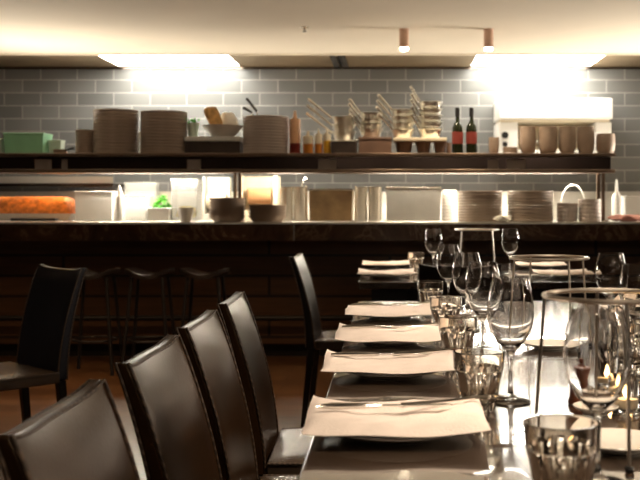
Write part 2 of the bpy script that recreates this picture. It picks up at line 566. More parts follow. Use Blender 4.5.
for X in (-3.15, px(233, SF), px(607, SF)):
    for dx in (-0.018, 0.018):
        MB().box(X + dx - 0.010, X + dx + 0.010, 0.20, 0.24, 0.012, zt - 0.1005).build('post', M['steel_bronze'], t, smooth=0)
    MB().box(X - 0.05, X + 0.05, 0.17, 0.27, 0.001, 0.012).build('foot_plate', M['steel_bronze'], t, smooth=0)
for (a, bq, mm) in ((px(80, SF), px(205, SF), 'tube'), (px(258, SF), px(300, SF), 'tube'), (px(375, SF), px(590, SF), 'tube'), (px(18, SF), px(54, SF), 'heat')):
    MB().tube([(a, 0.30, zt - 0.113), (bq, 0.30, zt - 0.113)], 0.011, 12).build('lamp_tube' if mm == 'tube' else 'heat_lamp', M[mm], t)


# paper order slips tucked in the shelf rail
for i, (x0, x1, lab) in enumerate(((33, 50, 'pale order slip in the shelf rail below the green tub'), (60, 66, 'narrow order slip in the shelf rail beside the pale one'),
                   (186, 200, 'white order slip in the shelf rail right of the tall plate stacks'), (318, 336, 'white order slip in the shelf rail below the sauce bottles'),
                   (488, 499, 'square order slip in the shelf rail below the small cup'), (507, 526, 'wide order slip in the shelf rail below the saucer'))):
    o = MB().box(px(x0, SF), px(x1, SF), 0, 0.0015, 0, 0.07).build('order_slip', M['slip'], None, smooth=0)
    o.location = (0, SF + 0.0325, ST - 0.113)
    tag(o, lab, 'paper slip', 'order slips in the shelf rail')

# ---------------------------------------------------------------- crockery
def lathe_obj(name, prof, material, loc, label, cat, group=None, n=32, rz=0):
    o = MB().lathe(prof, n).build(name, material)
    o.location = loc
    return tag(o, label, cat, group)


def plate_profile(r, h):
    return [(0, 0), (r * 0.93, 0), (r * 0.985, h * 0.10), (r, h * 0.3), (r, h * 0.75), (r * 0.985, h * 0.97), (r * 0.95, h * 0.93), (r * 0.7, h * 0.62), (0, h * 0.55)]


def bowl_profile(r, h, rb=0.55, tk=0.004):
    pts = [(0, 0), (r * rb, 0)]
    for k in range(1, 7):
        u = k / 6
        pts.append((r * (rb + (1 - rb) * u ** 0.8), h * u))
    for k in range(6, 0, -1):
        u = k / 6
        pts.append((r * (rb + (1 - rb) * u ** 0.8) - tk, h * u + (0.0 if k == 6 else tk * 0.6)))
    pts.append((r * rb - tk, tk)); pts.append((0, tk))
    return pts


def stack(name, prof, material, x, y, z, n, pitch, label, top_label, cat, group, jitter=0.0015):
    o = MB().lathe(prof, 40).build(name, material)
    for i in range(n):
        c = o if i == 0 else o.copy()
        if i: COL.objects.link(c)
        c.location = (x + random.uniform(-jitter, jitter), y + random.uniform(-jitter, jitter), z + i * pitch)
        tag(c, top_label if i == n - 1 else label, cat, group)


EPS = 0.0008
YS = 7.36
def shelf_stack(x0, x1, ytop, n, label, top_label, group, mm='stoneware', name='dinner_plate', cat='plate'):
    Y = YS
    r = (px(x1, Y) - px(x0, Y)) / 2
    h = pz(ytop, Y) - ST
    p = h / n
    stack(name, plate_profile(r, p * 0.99), M[mm], px((x0 + x1) / 2, Y), Y, ST + EPS, n, p, label, top_label, cat, group)

shelf_stack(94, 138, 110.5, 14, 'taupe plate in the left of the two tall shelf stacks', 'topmost taupe plate of the left tall shelf stack', 'plates in the left tall stack')
shelf_stack(141, 187, 112, 14, 'taupe plate in the right of the two tall shelf stacks, beside the bread', 'topmost taupe plate of the right tall shelf stack', 'plates in the right tall stack')
shelf_stack(243, 289, 117, 13, 'pale grey plate stacked left of the sauce bottles', 'topmost pale grey plate of the stack by the sauce bottles', 'plates by the sauce bottles', 'stoneware_pale')
shelf_stack(76, 95, 130, 8, 'small saucer stacked left of the tall plate stacks', 'topmost small saucer left of the tall plate stacks', 'small saucers on the shelf', 'stoneware', 'saucer', 'saucer')


def counter_stack(x0, x1, ytop, Y, n, hh, rb, label, top_label, group, mm='stoneware', name='bowl', cat='bowl'):
    r = (px(x1, Y) - px(x0, Y)) / 2
    H = pz(ytop, Y) - CT
    p = (H - hh) / (n - 1)
    stack(name, bowl_profile(r, hh, rb), M[mm], px((x0 + x1) / 2, Y), Y, CT + EPS, n, p, label, top_label, cat, group, 0.0005)

counter_stack(209, 246, 198, 7.14, 6, 0.045, 0.72, 'taupe bowl in the taller stack on the counter edge by the post', 'topmost bowl of the taller stack by the post', 'bowls in the taller counter stack')
counter_stack(248, 287, 205, 7.14, 4, 0.045, 0.72, 'taupe bowl in the low stack on the counter right of the taller one', 'topmost bowl of the low counter stack', 'bowls in the low counter stack')


def counter_plates(x0, x1, ytop, Y, n, label, top_label, group, mm='stoneware'):
    r = (px(x1, Y) - px(x0, Y)) / 2
    H = pz(ytop, Y) - CT
    p = H / n
    stack('dinner_plate', plate_profile(r, p * 0.99), M[mm], px((x0 + x1) / 2, Y), Y, CT + EPS, n, p, label, top_label, 'plate', group)

counter_plates(458, 502, 191, 7.26, 11, 'taupe plate in the left of the two counter stacks under the bottles', 'topmost taupe plate of the left counter stack under the bottles', 'plates in the left counter stack')
counter_plates(508, 553, 191, 7.26, 11, 'taupe plate in the right of the two counter stacks, by the wire basket', 'topmost taupe plate of the right counter stack by the wire basket', 'plates in the right counter stack')
counter_plates(557, 577.5, 203, 7.25, 5, 'small pale plate stacked on the counter right of the tall plate stacks', 'topmost small pale plate right of the tall counter stacks', 'small pale plates on the counter', 'stoneware_pale')
counter_plates(578.5, 601, 199, 7.22, 6, 'small pale plate stacked on the counter beside the shelf end post', 'topmost small pale plate beside the shelf end post', 'small pale plates by the end post', 'stoneware_pale')


# clay tumblers on the right of the shelf
def tumbler_profile(r, h):
    o = [(0, 0), (r * 0.62, 0), (r * 0.78, h * 0.05), (r * 0.95, h * 0.22), (r, h * 0.5), (r * 0.98, h * 0.8), (r * 0.93, h)]
    i = [(r * 0.92 - 0.005, h), (r * 0.97 - 0.005, h * 0.8), (r - 0.005, h * 0.55), (r * 0.94 - 0.005, h * 0.3), (r * 0.7, h * 0.09), (0, h * 0.07)]
    return o + i

labs = ['clay tumbler nearest the saucer on the shelf', 'second clay tumbler from the saucer on the shelf', 'third clay tumbler from the saucer on the shelf', 'clay tumbler beside the open clay bowl on the shelf']
for (x0, x1), lab in zip(((519.5, 536), (538.5, 557.5), (558.5, 576), (577, 594.5)), labs):
    Y = 7.32
    lathe_obj('clay_tumbler', tumbler_profile((px(x1, Y) - px(x0, Y)) / 2, pz(127, Y) - ST), M['clay'], (px((x0 + x1) / 2, Y), Y, ST + EPS), lab, 'cup', 'clay tumblers on the shelf')
Y = 7.32
lathe_obj('clay_bowl', tumbler_profile((px(616, Y) - px(597, Y)) / 2, pz(134, Y) - ST), M['clay'], (px(605.5, Y), Y, ST + EPS), 'open clay bowl at the right end of the shelf', 'bowl')
lathe_obj('clay_cup', tumbler_profile((px(499.5, Y) - px(489, Y)) / 2, pz(137.5, Y) - ST), M['clay'], (px(494, Y), Y, ST + EPS), 'small clay cup standing alone right of the bottles', 'cup')
r = (px(517, Y) - px(502.5, Y)) / 2
stack('saucer', plate_profile(r, 0.0125), M['clay'], px(510, Y), Y, ST + EPS, 4, 0.0127, 'small clay saucer stacked between the small cup and the tumblers', 'topmost clay saucer by the tumblers', 'saucer', 'clay saucers by the tumblers')


# ---------------------------------------------------------------- bottles and sauces on the shelf
def oil_bottle(x, label):
    Y = 7.34
    t = thing('oil_bottle', label, 'bottle', (px(x, Y), Y, ST + EPS), 0, 'dark bottles on the shelf')
    H = pz(108, Y) - ST
    r = 0.040
    MB().lathe([(0, 0), (r * 0.9, 0), (r, 0.008), (r, H * 0.52), (r * 0.9, H * 0.6), (r * 0.5, H * 0.68), (r * 0.38, H * 0.73), (r * 0.36, H * 0.93), (0, H * 0.93)], 32).build('glass_body', M['bottleglass'], t)
    MB().lathe([(r * 1.012, H * 0.22), (r * 1.012, H * 0.48), (r * 1.002, H * 0.48), (r * 1.002, H * 0.22)], 32, closed=True).build('front_label', M['label_red'], t)
    MB().lathe([(r * 0.93, H * 0.565), (r * 0.62, H * 0.655), (r * 0.58, H * 0.655), (r * 0.90, H * 0.565)], 32, closed=True).build('shoulder_label', M['label_olive'], t)
    MB().lathe([(0, H), (r * 0.42, H), (r * 0.42, H * 0.80), (r * 0.37, H * 0.80), (r * 0.37, H * 0.94), (0, H * 0.94)], 24).build('cap', M['black'], t)

oil_bottle(457.5, 'left of the two dark bottles with red labels')
oil_bottle(471.5, 'right of the two dark bottles with red labels')


def sauce_bottle(x0, x1, ytop, ytip, mid, m_top, m_bot, label):
    Y = 7.30
    r = (px(x1, Y) - px(x0, Y)) / 2
    H = pz(ytop, Y) - ST
    T = pz(ytip, Y) - ST
    hm = H * mid
    t = thing('sauce_bottle', label, 'sauce bottle', (px((x0 + x1) / 2, Y), Y, ST + EPS), 0, 'squeeze bottles on the shelf')
    MB().lathe([(0, 0), (r * 0.95, 0), (r, 0.006), (r, hm), (0, hm)], 24).build('sauce', m_bot, t)
    MB().lathe([(0, hm), (r, hm), (r, H * 0.95), (r * 0.85, H), (0, H)], 24).build('bottle_top', m_top, t)
    MB().lathe([(0, H), (r * 0.4, H), (r * 0.15, T), (0, T)], 16).build('nozzle', m_top, t)

sauce_bottle(289.5, 300.5, 119, 111, 0.30, M['sauce_peach'], M['sauce_red'], 'tall peach squeeze bottle with dark red base right of the pale plates')
sauce_bottle(303, 313, 136, 131, 0.55, M['cream'], M['sauce_amber'], 'short squeeze bottle of amber sauce beside the tall peach one')
sauce_bottle(314.5, 322.5, 134, 129, 0.5, M['cream'], M['sauce_amber'], 'narrow squeeze bottle of brown sauce left of the yellow one')
sauce_bottle(323.2, 331, 134, 128, 0.65, M['cream'], M['sauce_yellow'], 'squeeze bottle of bright yellow sauce')
Y = 7.32
lathe_obj('spice_jar', [(0, 0), (0.016, 0), (0.018, 0.004), (0.018, 0.055), (0.014, 0.062), (0.014, 0.066), (0.019, 0.067), (0.019, 0.082), (0, 0.082)], M['brownbox'], (px(449, Y), Y, ST + EPS), 'small brown jar left of the dark bottles', 'jar')

# ---------------------------------------------------------------- saucepans on boxes and bowls
Y = 7.36
zb1 = pz(141, Y)
t = thing('storage_box', 'dark low storage box under the leftmost saucepans', 'box', (px(344.5, Y), Y, ST + EPS))
MB().box(px(332, Y) - px(344.5, Y), px(357, Y) - px(344.5, Y), -0.11, 0.11, 0, zb1 - ST - 0.012).build('box_body', M['darkbox'], t, bevel=0.004)
MB().box(px(331.5, Y) - px(344.5, Y), px(357.5, Y) - px(344.5, Y), -0.114, 0.114, zb1 - ST - 0.0115, zb1 - ST - 0.001).build('lid', M['steel'], t, bevel=0.002)
zb2 = pz(138, Y)
t = thing('storage_box', 'reddish brown storage box under the second saucepan stack', 'box', (px(375.3, Y), Y, ST + EPS))
w = px(391.5, Y) - px(375.3, Y)
MB().box(-w, w, -0.11, 0.11, 0, zb2 - ST - 0.022).build('box_body', M['brownbox'], t, bevel=0.004)
MB().box(-w - 0.003, w + 0.003, -0.114, 0.114, zb2 - ST - 0.0215, zb2 - ST - 0.001).build('lid', M['brownbox'], t, bevel=0.004)
# brown bowls carrying a tray
for x0, x1, lab in ((395, 413, 'brown bowl under the left end of the cream tray'), (415.5, 431, 'brown bowl under the middle of the cream tray'), (433.5, 447, 'brown bowl under the right end of the cream tray')):
    lathe_obj('small_bowl', bowl_profile((px(x1, Y) - px(x0, Y)) / 2, pz(142.0, Y) - ST, 0.7, 0.004), M['brownbox'], (px((x0 + x1) / 2, Y), Y, ST + EPS), lab, 'bowl', 'brown bowls under the tray')
ztray = pz(142.0, Y) + 0.0015
o = MB().box(px(393, Y), px(446, Y), -0.11, 0.11, 0, pz(138.5, Y) - ztray).build('serving_tray', M['cream'], None, bevel=0.004)
o.location = (0, Y, ztray)
tag(o, 'cream tray resting on the brown bowls under the right saucepans', 'tray')
ztray1 = pz(138.5, Y) + 0.001


def pan_parts(r, h, hang, hl, yaw):
    """tapered saucepan body and long strap handle rising up to the left"""
    body = MB().lathe([(0, 0), (r * 0.74, 0), (r * 0.76, 0.003), (r * 0.97, h * 0.86), (r * 1.05, h * 0.92), (r * 1.05, h), (r * 0.99, h), (r * 0.955, h * 0.96), (r * 0.735, 0.005), (0, 0.004)], 36)
    d = Vector((-math.cos(hang) * math.cos(yaw), -math.cos(hang) * math.sin(yaw), math.sin(hang)))
    a = Vector((-math.cos(yaw) * r * 1.02, -math.sin(yaw) * r * 1.02, h * 0.86))
    hd = MB().tube([a, a + d * 0.03, a + d * hl * 0.6, a + d * hl], [0.008, 0.007, 0.008, 0.010], 10)
    return body, hd

def pan_stack(xc, r, zbase, n, ytop, hang, hl, labels, group, first_yaw=0.0):
    h = 0.07
    H = pz(ytop, Y) - zbase
    p = (H - h) / max(1, n - 1)
    for i in range(n):
        yaw = first_yaw + random.uniform(-0.03, 0.03)
        t = thing('saucepan', labels[i], 'saucepan', (px(xc, Y), Y, zbase + i * p), 0, group)
        body, hd = pan_parts(r, h, R(hang + random.uniform(-1, 1)), hl * random.uniform(0.95, 1.05), yaw)
        body.build('pan_body', M['panmetal'], t)
        hd.build('handle', M['polished'], t)

def pan_labels(place, n):
    names = ['lowest', 'second', 'third', 'fourth', 'fifth']
    out = []
    for i in range(n):
        out.append(('topmost' if i == n - 1 else names[i] + ' from the bottom' if i else 'lowest') + ' saucepan of the stack ' + place)
    return out

pan_stack(344, 0.085, zb1, 3, 117, 38, 0.24, pan_labels('on the dark box', 3), 'saucepans on the dark box', R(-4))
pan_stack(371, 0.088, zb2, 4, 113, 47, 0.14, pan_labels('on the reddish brown box', 4), 'saucepans on the brown box', R(32))
pan_stack(402.5, 0.088, ztray1, 4, 110, 40, 0.17, pan_labels('on the left of the cream tray', 4), 'saucepans on the tray, left stack', R(34))
pan_stack(430, 0.088, ztray1, 5, 102, 52, 0.14, pan_labels('on the right of the cream tray', 5), 'saucepans on the tray, right stack', R(36))

# ---------------------------------------------------------------- left part of the shelf
def tub(name, x0, x1, ytop, Y, taper, m, label, cat='tub', depth=0.11, lid=None, base=None, h=None):
    base = ST if base is None else base
    xc = px((x0 + x1) / 2, Y)
    w = (px(x1, Y) - px(x0, Y)) / 2
    H = (pz(ytop, Y) - base) if h is None else h
    t = thing(name, label, cat, (xc, Y, base + EPS))
    k = taper
    tk = 0.004
    b = MB()
    o0 = [(-w * k, -depth * k, 0), (w * k, -depth * k, 0), (w * k, depth * k, 0), (-w * k, depth * k, 0)]
    o1 = [(-w, -depth, H), (w, -depth, H), (w, depth, H), (-w, depth, H)]
    i1 = [(-w + tk, -depth + tk, H), (w - tk, -depth + tk, H), (w - tk, depth - tk, H), (-w + tk, depth - tk, H)]
    i0 = [(-w * k + tk, -depth * k + tk, tk), (w * k - tk, -depth * k + tk, tk), (w * k - tk, depth * k - tk, tk), (-w * k + tk, depth * k - tk, tk)]
    vs = o0 + o1 + i1 + i0
    fs = [(3, 2, 1, 0)]
    for q in range(3):
        a = q * 4
        for i in range(4):
            j = (i + 1) % 4
            fs.append((a + i, a + j, a + 4 + j, a + 4 + i))
    fs.append((12, 13, 14, 15))
    b.add(vs, fs)
    b.build('tub_body', m, t, smooth=0)
    rm = MB()
    rm.tube([(-w, -depth, H), (w, -depth, H), (w, depth, H), (-w, depth, H)], 0.005, 8, closed=True)
    rm.build('rim', m, t)
    if lid is not None:
        MB().box(-w - 0.004, w + 0.004, -depth - 0.004, depth + 0.004, H + 0.006, H + 0.014).build('lid', lid, t, bevel=0.003)
    return t

tub('plastic_tub', 8.5, 48, 134.5, 7.36, 0.93, M['green_plastic'], 'green plastic tub at the left end of the shelf', depth=0.10)
tub('plastic_tub', -14, 6.5, 140, 7.36, 0.93, M['pale_plastic'], 'pale plastic tub cut off by the left edge of the picture', depth=0.10)
tub('plastic_tub', 50.5, 63, 141, 7.40, 0.85, M['pale_plastic'], 'small pale tub between the green tub and the saucers', depth=0.05)
Yd = 7.27
t = thing('frying_pan', 'small pan with black handle beside the green tub', 'pan', (px(60, Yd), Yd, ST + EPS))
MB().lathe([(0, 0), (0.045, 0), (0.055, 0.03), (0.052, 0.03), (0.043, 0.004), (0, 0.003)], 28).build('pan_body', M['polished'], t)
MB().tube([(0.052, 0, 0.026), (0.07, -0.005, 0.036), (0.105, -0.01, 0.042)], [0.005, 0.008, 0.009], 10).build('handle', M['black'], t)
# tongs between the two tall stacks
Yd = 7.24
t = thing('serving_tongs', 'steel tongs standing between the two tall plate stacks', 'tongs', (px(139.6, Yd), Yd, ST + EPS))
MB().tube([(-0.006, 0, 0.0), (-0.008, 0.0, 0.08), (-0.003, 0.012, 0.16)], 0.005, 8).build('arm', M['polished'], t)
MB().tube([(0.006, 0, 0.0), (0.008, 0.0, 0.08), (0.003, 0.012, 0.16)], 0.005, 8).build('arm', M['polished'], t)

# riser with bread bowl
Yr = 7.40
xr0, xr1 = px(187.5, Yr), px(242, Yr)
xc = (xr0 + xr1) / 2
zr = pz(142, Yr)
o = MB().box(xr0 - xc, xr1 - xc, -0.11, 0.11, 0, zr - ST - 0.002).build('storage_box', M['darkbox'], None, bevel=0.003)
o.location = (xc, Yr, ST + EPS)
tag(o, 'dark box under the white board and bread bowl', 'box')
o = MB().box(xr0 - xc - 0.004, xr1 - xc + 0.004, -0.12, 0.12, 0, 0.034).build('cutting_board', M['whiteplastic'], None, bevel=0.004)
o.location = (xc, Yr, zr)
tag(o, 'thick white cutting board on the dark box', 'board')
zb = zr + 0.0348
lathe_obj('bread_bowl', bowl_profile(0.155, 0.085, 0.5, 0.004), M['china'], (px(224, Yr) - 0.01, Yr, zb), 'wide white bowl holding toast and cloth', 'bowl')


def cloth_lump(sx, sy, sz, seed, n=14):
    rnd = random.Random(seed)
    ph = [rnd.uniform(0, 6) for _ in range(6)]
    prof_n = 9
    vs, fs = [], []
    for i in range(prof_n + 1):
        v = i / prof_n * PI
        for j in range(n):
            u = j / n * 2 * PI
            w = 1 + 0.16 * math.sin(3 * u + ph[0] + 2 * v) + 0.12 * math.sin(5 * u + ph[1] - 3 * v) + 0.08 * math.sin(7 * v + ph[2])
            vs.append((sx * math.sin(v) * math.cos(u) * w, sy * math.sin(v) * math.sin(u) * w, sz * (1 - math.cos(v)) * 0.5 * (0.9 + 0.2 * math.sin(4 * u + ph[3]) * math.sin(v))))
    for i in range(prof_n):
        for j in range(n):
            k = (j + 1) % n
            fs.append((i * n + j, i * n + k, (i + 1) * n + k, (i + 1) * n + j))
    return MB().add(vs, fs)

o = cloth_lump(0.072, 0.052, 0.17, 3, 24).build('folded_cloth', M['cloth'], None, smooth=60)
o.location = (px(227.5, Yr), Yr + 0.03, zb + 0.03)
tag(o, 'crumpled white cloth in the bread bowl', 'cloth')
def slab(w, h, tk, rnd=0.3):
    pts = []
    for k in range(24):
        a = 2 * PI * k / 24
        c, s = math.cos(a), math.sin(a)
        pts.append((w * math.copysign(abs(c) ** rnd, c), h * math.copysign(abs(s) ** rnd, s)))
    vs = [(x, -tk, z) for x, z in pts] + [(x, tk, z) for x, z in pts]
    fs = [tuple(range(24)), tuple(reversed(range(24, 48)))] + [(i, (i + 1) % 24, 24 + (i + 1) % 24, 24 + i) for i in range(24)]
    return MB().add(vs, fs)

o = slab(0.042, 0.082, 0.012, 0.6).build('toast_slice', M['bread'], None, bevel=0.004)
o.location = (px(217, Yr), Yr - 0.085, zb + 0.142)
o.rotation_euler = (R(-12), R(-22), R(8))
tag(o, 'golden toast slice standing at the front of the bread bowl', 'bread', 'toast in the bread bowl')
o = slab(0.040, 0.078, 0.011, 0.6).build('toast_slice', M['bread'], None, bevel=0.004)
o.location = (px(213, Yr), Yr - 0.052, zb + 0.147)
o.rotation_euler = (R(-6), R(-28), R(14))
tag(o, 'golden toast slice leaning behind the front one', 'bread', 'toast in the bread bowl')
Yq = 7.35
t = thing('herb_bowl', 'small pale bowl of herbs beside the bread bowl', 'bowl', (px(193, Yq), Yq, zb))
MB().lathe(bowl_profile(0.046, 0.10, 0.7, 0.004), 28).build('bowl_body', M['pale_plastic'], t)
b = MB()
for k in range(26):
    a, rr = random.uniform(0, 6.28), random.uniform(0, 0.04)
    c = Vector((rr * math.cos(a), rr * math.sin(a), 0.095 + random.uniform(0, 0.03)))
    d = Vector((random.uniform(-1, 1), random.uniform(-1, 1), random.uniform(0.2, 1))).normalized() * 0.03
    s = d.cross(Vector((0.3, 0.2, 1))).normalized() * 0.011
    b.add([c, c + d * 0.5 + s, c + d, c + d * 0.5 - s], [(0, 1, 2, 3)])
tag(b.build('herbs', M['leaf'], t, smooth=0), kind='stuff')

# black-handled spoons in a steel pot behind the pale plate stack
Ys = 7.56
t = thing('utensil_pot', 'steel pot of utensils behind the pale plate stack', 'pot', (px(254, Ys), Ys, ST + EPS))
MB().lathe([(0, 0), (0.05, 0), (0.052, 0.17), (0.05, 0.17), (0.048, 0.003), (0, 0.003)], 28).build('pot_body', M['polished'], t)
for (xa, ya, lab, dy) in ((246.5, 98.5, 'longer black-handled spoon in the pot behind the pale plates', 0.0), (243.0, 107.5, 'shorter black-handled spoon in the pot behind the pale plates', 0.012)):
    base = Vector((px(256 if dy == 0 else 251, Ys), Ys + dy - 0.006, ST + 0.012))
    tip = Vector((px(xa, Ys) , Ys + dy, pz(ya, Ys)))
    # handle leaves the pot steeply then bends over the rim to the left
    mid = Vector((px(257 if dy == 0 else 252, Ys), Ys + dy, pz(111.5 if dy == 0 else 112.5, Ys)))
    t = thing('serving_spoon', lab, 'spoon', base, 0, 'spoons in the utensil pot')
    MB().tube([Vector((0, 0, 0)), (mid - base) * 0.6, mid - base], [0.005, 0.004, 0.004], 8).build('shaft', M['polished'], t)
    MB().tube([mid - base, tip - base], [0.009, 0.011], 8).build('handle', M['black'], t)

# ---------------------------------------------------------------- food and containers on the counter under the shelf
Yc = 7.62
# heated tray with orange food
x0, x1 = px(-8, Yc), px(78, Yc)
xc = (x0 + x1) / 2
t = thing('food_tray', 'steel tray of orange food under the heat lamp at the left', 'food tray', (xc, Yc, CT + EPS))
w = (x1 - x0) / 2
zt_ = pz(192, Yc) - CT
bq = MB()
kk = 0.86
def pan_shell(w, d, H, k, tk=0.004):
    o0 = [(-w * k, -d * k, 0), (w * k, -d * k, 0), (w * k, d * k, 0), (-w * k, d * k, 0)]
    o1 = [(-w, -d, H), (w, -d, H), (w, d, H), (-w, d, H)]
    i1 = [(-w + tk, -d + tk, H), (w - tk, -d + tk, H), (w - tk, d - tk, H), (-w + tk, d - tk, H)]
    i0 = [(-w * k + tk, -d * k + tk, tk), (w * k - tk, -d * k + tk, tk), (w * k - tk, d * k - tk, tk), (-w * k + tk, d * k - tk, tk)]
    fs = [(3, 2, 1, 0)]
    for q in range(3):
        a = q * 4
        for i in range(4):
            j = (i + 1) % 4
            fs.append((a + i, a + j, a + 4 + j, a + 4 + i))
    fs.append((12, 13, 14, 15))
    return MB().add(o0 + o1 + i1 + i0, fs)
pan_shell(w, 0.16, 0.055, kk).build('tray_body', M['steel'], t, smooth=0)
nx, ny = 40, 16
top, bot = [], []
for i in range(ny):
    row, rb = [], []
    for j in range(nx):
        u, v = j / (nx - 1) * 2 - 1, i / (ny - 1) * 2 - 1
        hgt = 0.052 + (0.125 * max(0, 1 - u ** 16) ** 0.6 * max(0, 1 - v ** 4) ** 0.6) + 0.010 * math.sin(17 * u + 5 * v) * math.cos(11 * v + 3 * u)
        row.append((u * w * 0.93, v * 0.145, hgt)); rb.append((u * w * 0.83, v * 0.13, 0.02))
    top.append(row); bot.append(rb)
MB().grid_solid(top, bot).build('orange_food', M['orange_food'], t, smooth=60)
tag(bpy.data.objects['orange_food'], kind='stuff')
# paper sheet with black knife block slot in front
Yp = 7.24
o = MB().box(px(-6, Yp), px(78, Yp), -0.10, 0.10, 0, 0.003).build('paper_sheet', M['cloth'], None, smooth=0)
o.location = (0, Yp, CT + EPS)
tag(o, 'white paper sheet on the counter before the orange food', 'paper')
o = MB().box(px(12, Yp), px(57, Yp), -0.035, 0.035, 0, 0.020).build('knife_case', M['black'], None, bevel=0.004)
o.location = (0, Yp, CT + 0.0048)
tag(o, 'thin black case lying on the white paper sheet', 'case')
# white containers
tub('food_container', 80, 117, 192, 7.60, 0.95, M['whiteplastic'], 'large white food container right of the orange food', 'container', depth=0.13, base=CT)
t = thing('squeeze_bottle', 'white squeeze bottle with pointed nozzle by the white containers', 'sauce bottle', (px(119.5, 7.42), 7.42, CT + EPS))
H = pz(195, 7.42) - CT
MB().lathe([(0, 0), (0.035, 0), (0.037, 0.005), (0.037, H * 0.9), (0.028, H), (0, H)], 24).build('bottle_body', M['whiteplastic'], t)
MB().lathe([(0, H), (0.024, H), (0.02, H + 0.02), (0.004, H + 0.075), (0, H + 0.075)], 20).build('nozzle', M['white'], t)
t = tub('food_container', 126, 150, 196, 7.62, 0.93, M['whiteplastic'], 'white food container with pale filling behind the squeeze bottle', 'container', depth=0.12, base=CT)
o = cloth_lump(0.07, 0.09, 0.09, 5, 20).build('filling', M['cream'], t, smooth=60); o.location = (0, 0, 0.10); tag(o, kind='stuff')
t = tub('salad_container', 151.5, 172.5, 208.5, 7.60, 0.93, M['whiteplastic'], 'white container heaped with green salad leaves', 'container', depth=0.12, base=CT)
b = MB()
for k in range(240):
    a, rr = random.uniform(0, 6.28), math.sqrt(random.random())
    cx_, cy_ = rr * 0.066 * math.cos(a), rr * 0.10 * math.sin(a)
    c = Vector((cx_, cy_, 0.085 + 0.12 * (1 - rr * rr) * random.random() + random.uniform(0, 0.012)))
    d = Vector((random.uniform(-1, 1), random.uniform(-1, 1), random.uniform(-0.2, 0.8))).normalized() * 0.032
    s = d.cross(Vector((random.uniform(-1, 1), 0.2, 1))).normalized() * 0.013
    b.add([c - d * 0.5, c + s, c + d * 0.5, c - s + Vector((0, 0, 0.004))], [(0, 1, 2, 3)])
tag(b.build('salad_leaves', M['leaf'], t, smooth=0), kind='stuff')
t = tub('clear_container', 174, 199.5, 181, 7.62, 0.95, M['clear_plastic'], 'clear lidded container with yellow food left of the post', 'container', depth=0.11, base=CT, lid=M['clear_plastic'])
o = cloth_lump(0.075, 0.085, 0.11, 9, 20).build('yellow_food', M['yellow_food'], t, smooth=60); o.location = (0, 0, 0.008); tag(o, kind='stuff')
tub('clear_container', 126.5, 158, 184, 7.88, 0.95, M['clear_plastic'], 'clear lidded container behind the white ones', 'container', depth=0.06, base=CT, lid=M['clear_plastic'])
Yk = 7.10
lathe_obj('sauce_cup', [(0, 0), (0.038, 0), (0.056, 0.10), (0.052, 0.10), (0.035, 0.004), (0, 0.004)], M['china'], (px(185.5, Yk), Yk, CT + EPS), 'small white sauce cup at the counter edge', 'cup')
t = thing('paper_roll_box', 'white dispenser box with a paper roll left of the post', 'dispenser', (px(215.5, 7.66), 7.74, CT + EPS))
hw = px(227.5, 7.66) - px(215.5, 7.66)
HH = pz(177, 7.66) - CT
b = MB(); b.box(-hw, hw, 0.02, 0.12, 0, HH); b.box(-hw, -hw + 0.012, -0.10, 0.0195, 0, HH); b.box(-hw + 0.0125, hw, -0.10, 0.0195, 0, 0.05)
b.build('dispenser_body', M['white'], t, smooth=0)
MB().lathe([(0, -hw + 0.02), (0.055, -hw + 0.02), (0.055, hw - 0.012), (0, hw - 0.012)], 32, mtx=Matrix.Translation((0, -0.045, 0.15)) @ Matrix.Rotation(R(90), 4, 'Y')).build('paper_roll', M['cream'], t)
t = thing('toaster', 'cream box appliance with orange-brown drum right of the post', 'appliance', (px(259.5, 7.66), 7.74, CT + EPS))
hw = px(277.5, 7.66) - px(259.5, 7.66)
HH = pz(176, 7.66) - CT
b = MB(); b.box(-hw, hw, 0.02, 0.13, 0, HH); b.box(-hw, -hw + 0.012, -0.10, 0.0195, 0, HH); b.box(hw - 0.03, hw, -0.10, 0.0195, 0, HH); b.box(-hw + 0.0125, hw - 0.0305, -0.10, 0.0195, 0, 0.08)
b.build('appliance_body', M['cream'], t, smooth=0)
MB().lathe([(0, -hw + 0.05), (0.06, -hw + 0.05), (0.06, hw - 0.05), (0, hw - 0.05)], 32, mtx=Matrix.Translation((0, -0.045, 0.19)) @ Matrix.Rotation(R(90), 4, 'Y')).build('drum', M['tan'], t)
MB().lathe([(0, 0), (0.016, 0), (0.014, 0.018), (0, 0.018)], 20, mtx=Matrix.Translation((hw - 0.015, -0.101, 0.08)) @ Matrix.Rotation(R(90), 4, 'X')).build('knob', M['black'], t)


# tall steel canisters and steel gastronorm pans
def canister(xc, w, ytop, Y, label, lean=False):
    H = pz(ytop, Y) - CT
    r = w / 1000 * Y / 2
    t = thing('steel_canister', label, 'canister', (px(xc, Y), Y, CT + EPS), 0, 'steel canisters under the shelf')
    MB().lathe([(0, 0), (r * 0.97, 0), (r, 0.004), (r, H - 0.01), (r * 1.05, H - 0.006), (r * 1.05, H), (r * 0.98, H), (r * 0.95, H - 0.01), (r * 0.95, 0.004), (0, 0.004)], 32).build('canister_body', M['polished'], t)
    return t, H, r

canister(286.5, 13.5, 187, 7.5, 'left of the two steel canisters right of the cream appliance')
tt, H, r = canister(300.5, 13.5, 187, 7.5, 'right of the two steel canisters, with a ladle handle')
o = MB().tube([(0, 0, 0), (0.03, 0.01, 0.27), (0.045, 0.012, 0.30), (0.06, 0.012, 0.31)], 0.005, 8).build('ladle', M['polished'])
o.location = (px(301, 7.5) - 0.02, 7.5, CT + 0.012)
tag(o, 'steel ladle standing in the right canister', 'ladle')
canister(361, 12.5, 187, 7.5, 'left of the two steel canisters beside the large steel pan')
canister(375, 13, 187, 7.5, 'right of the two steel canisters beside the large steel pan')

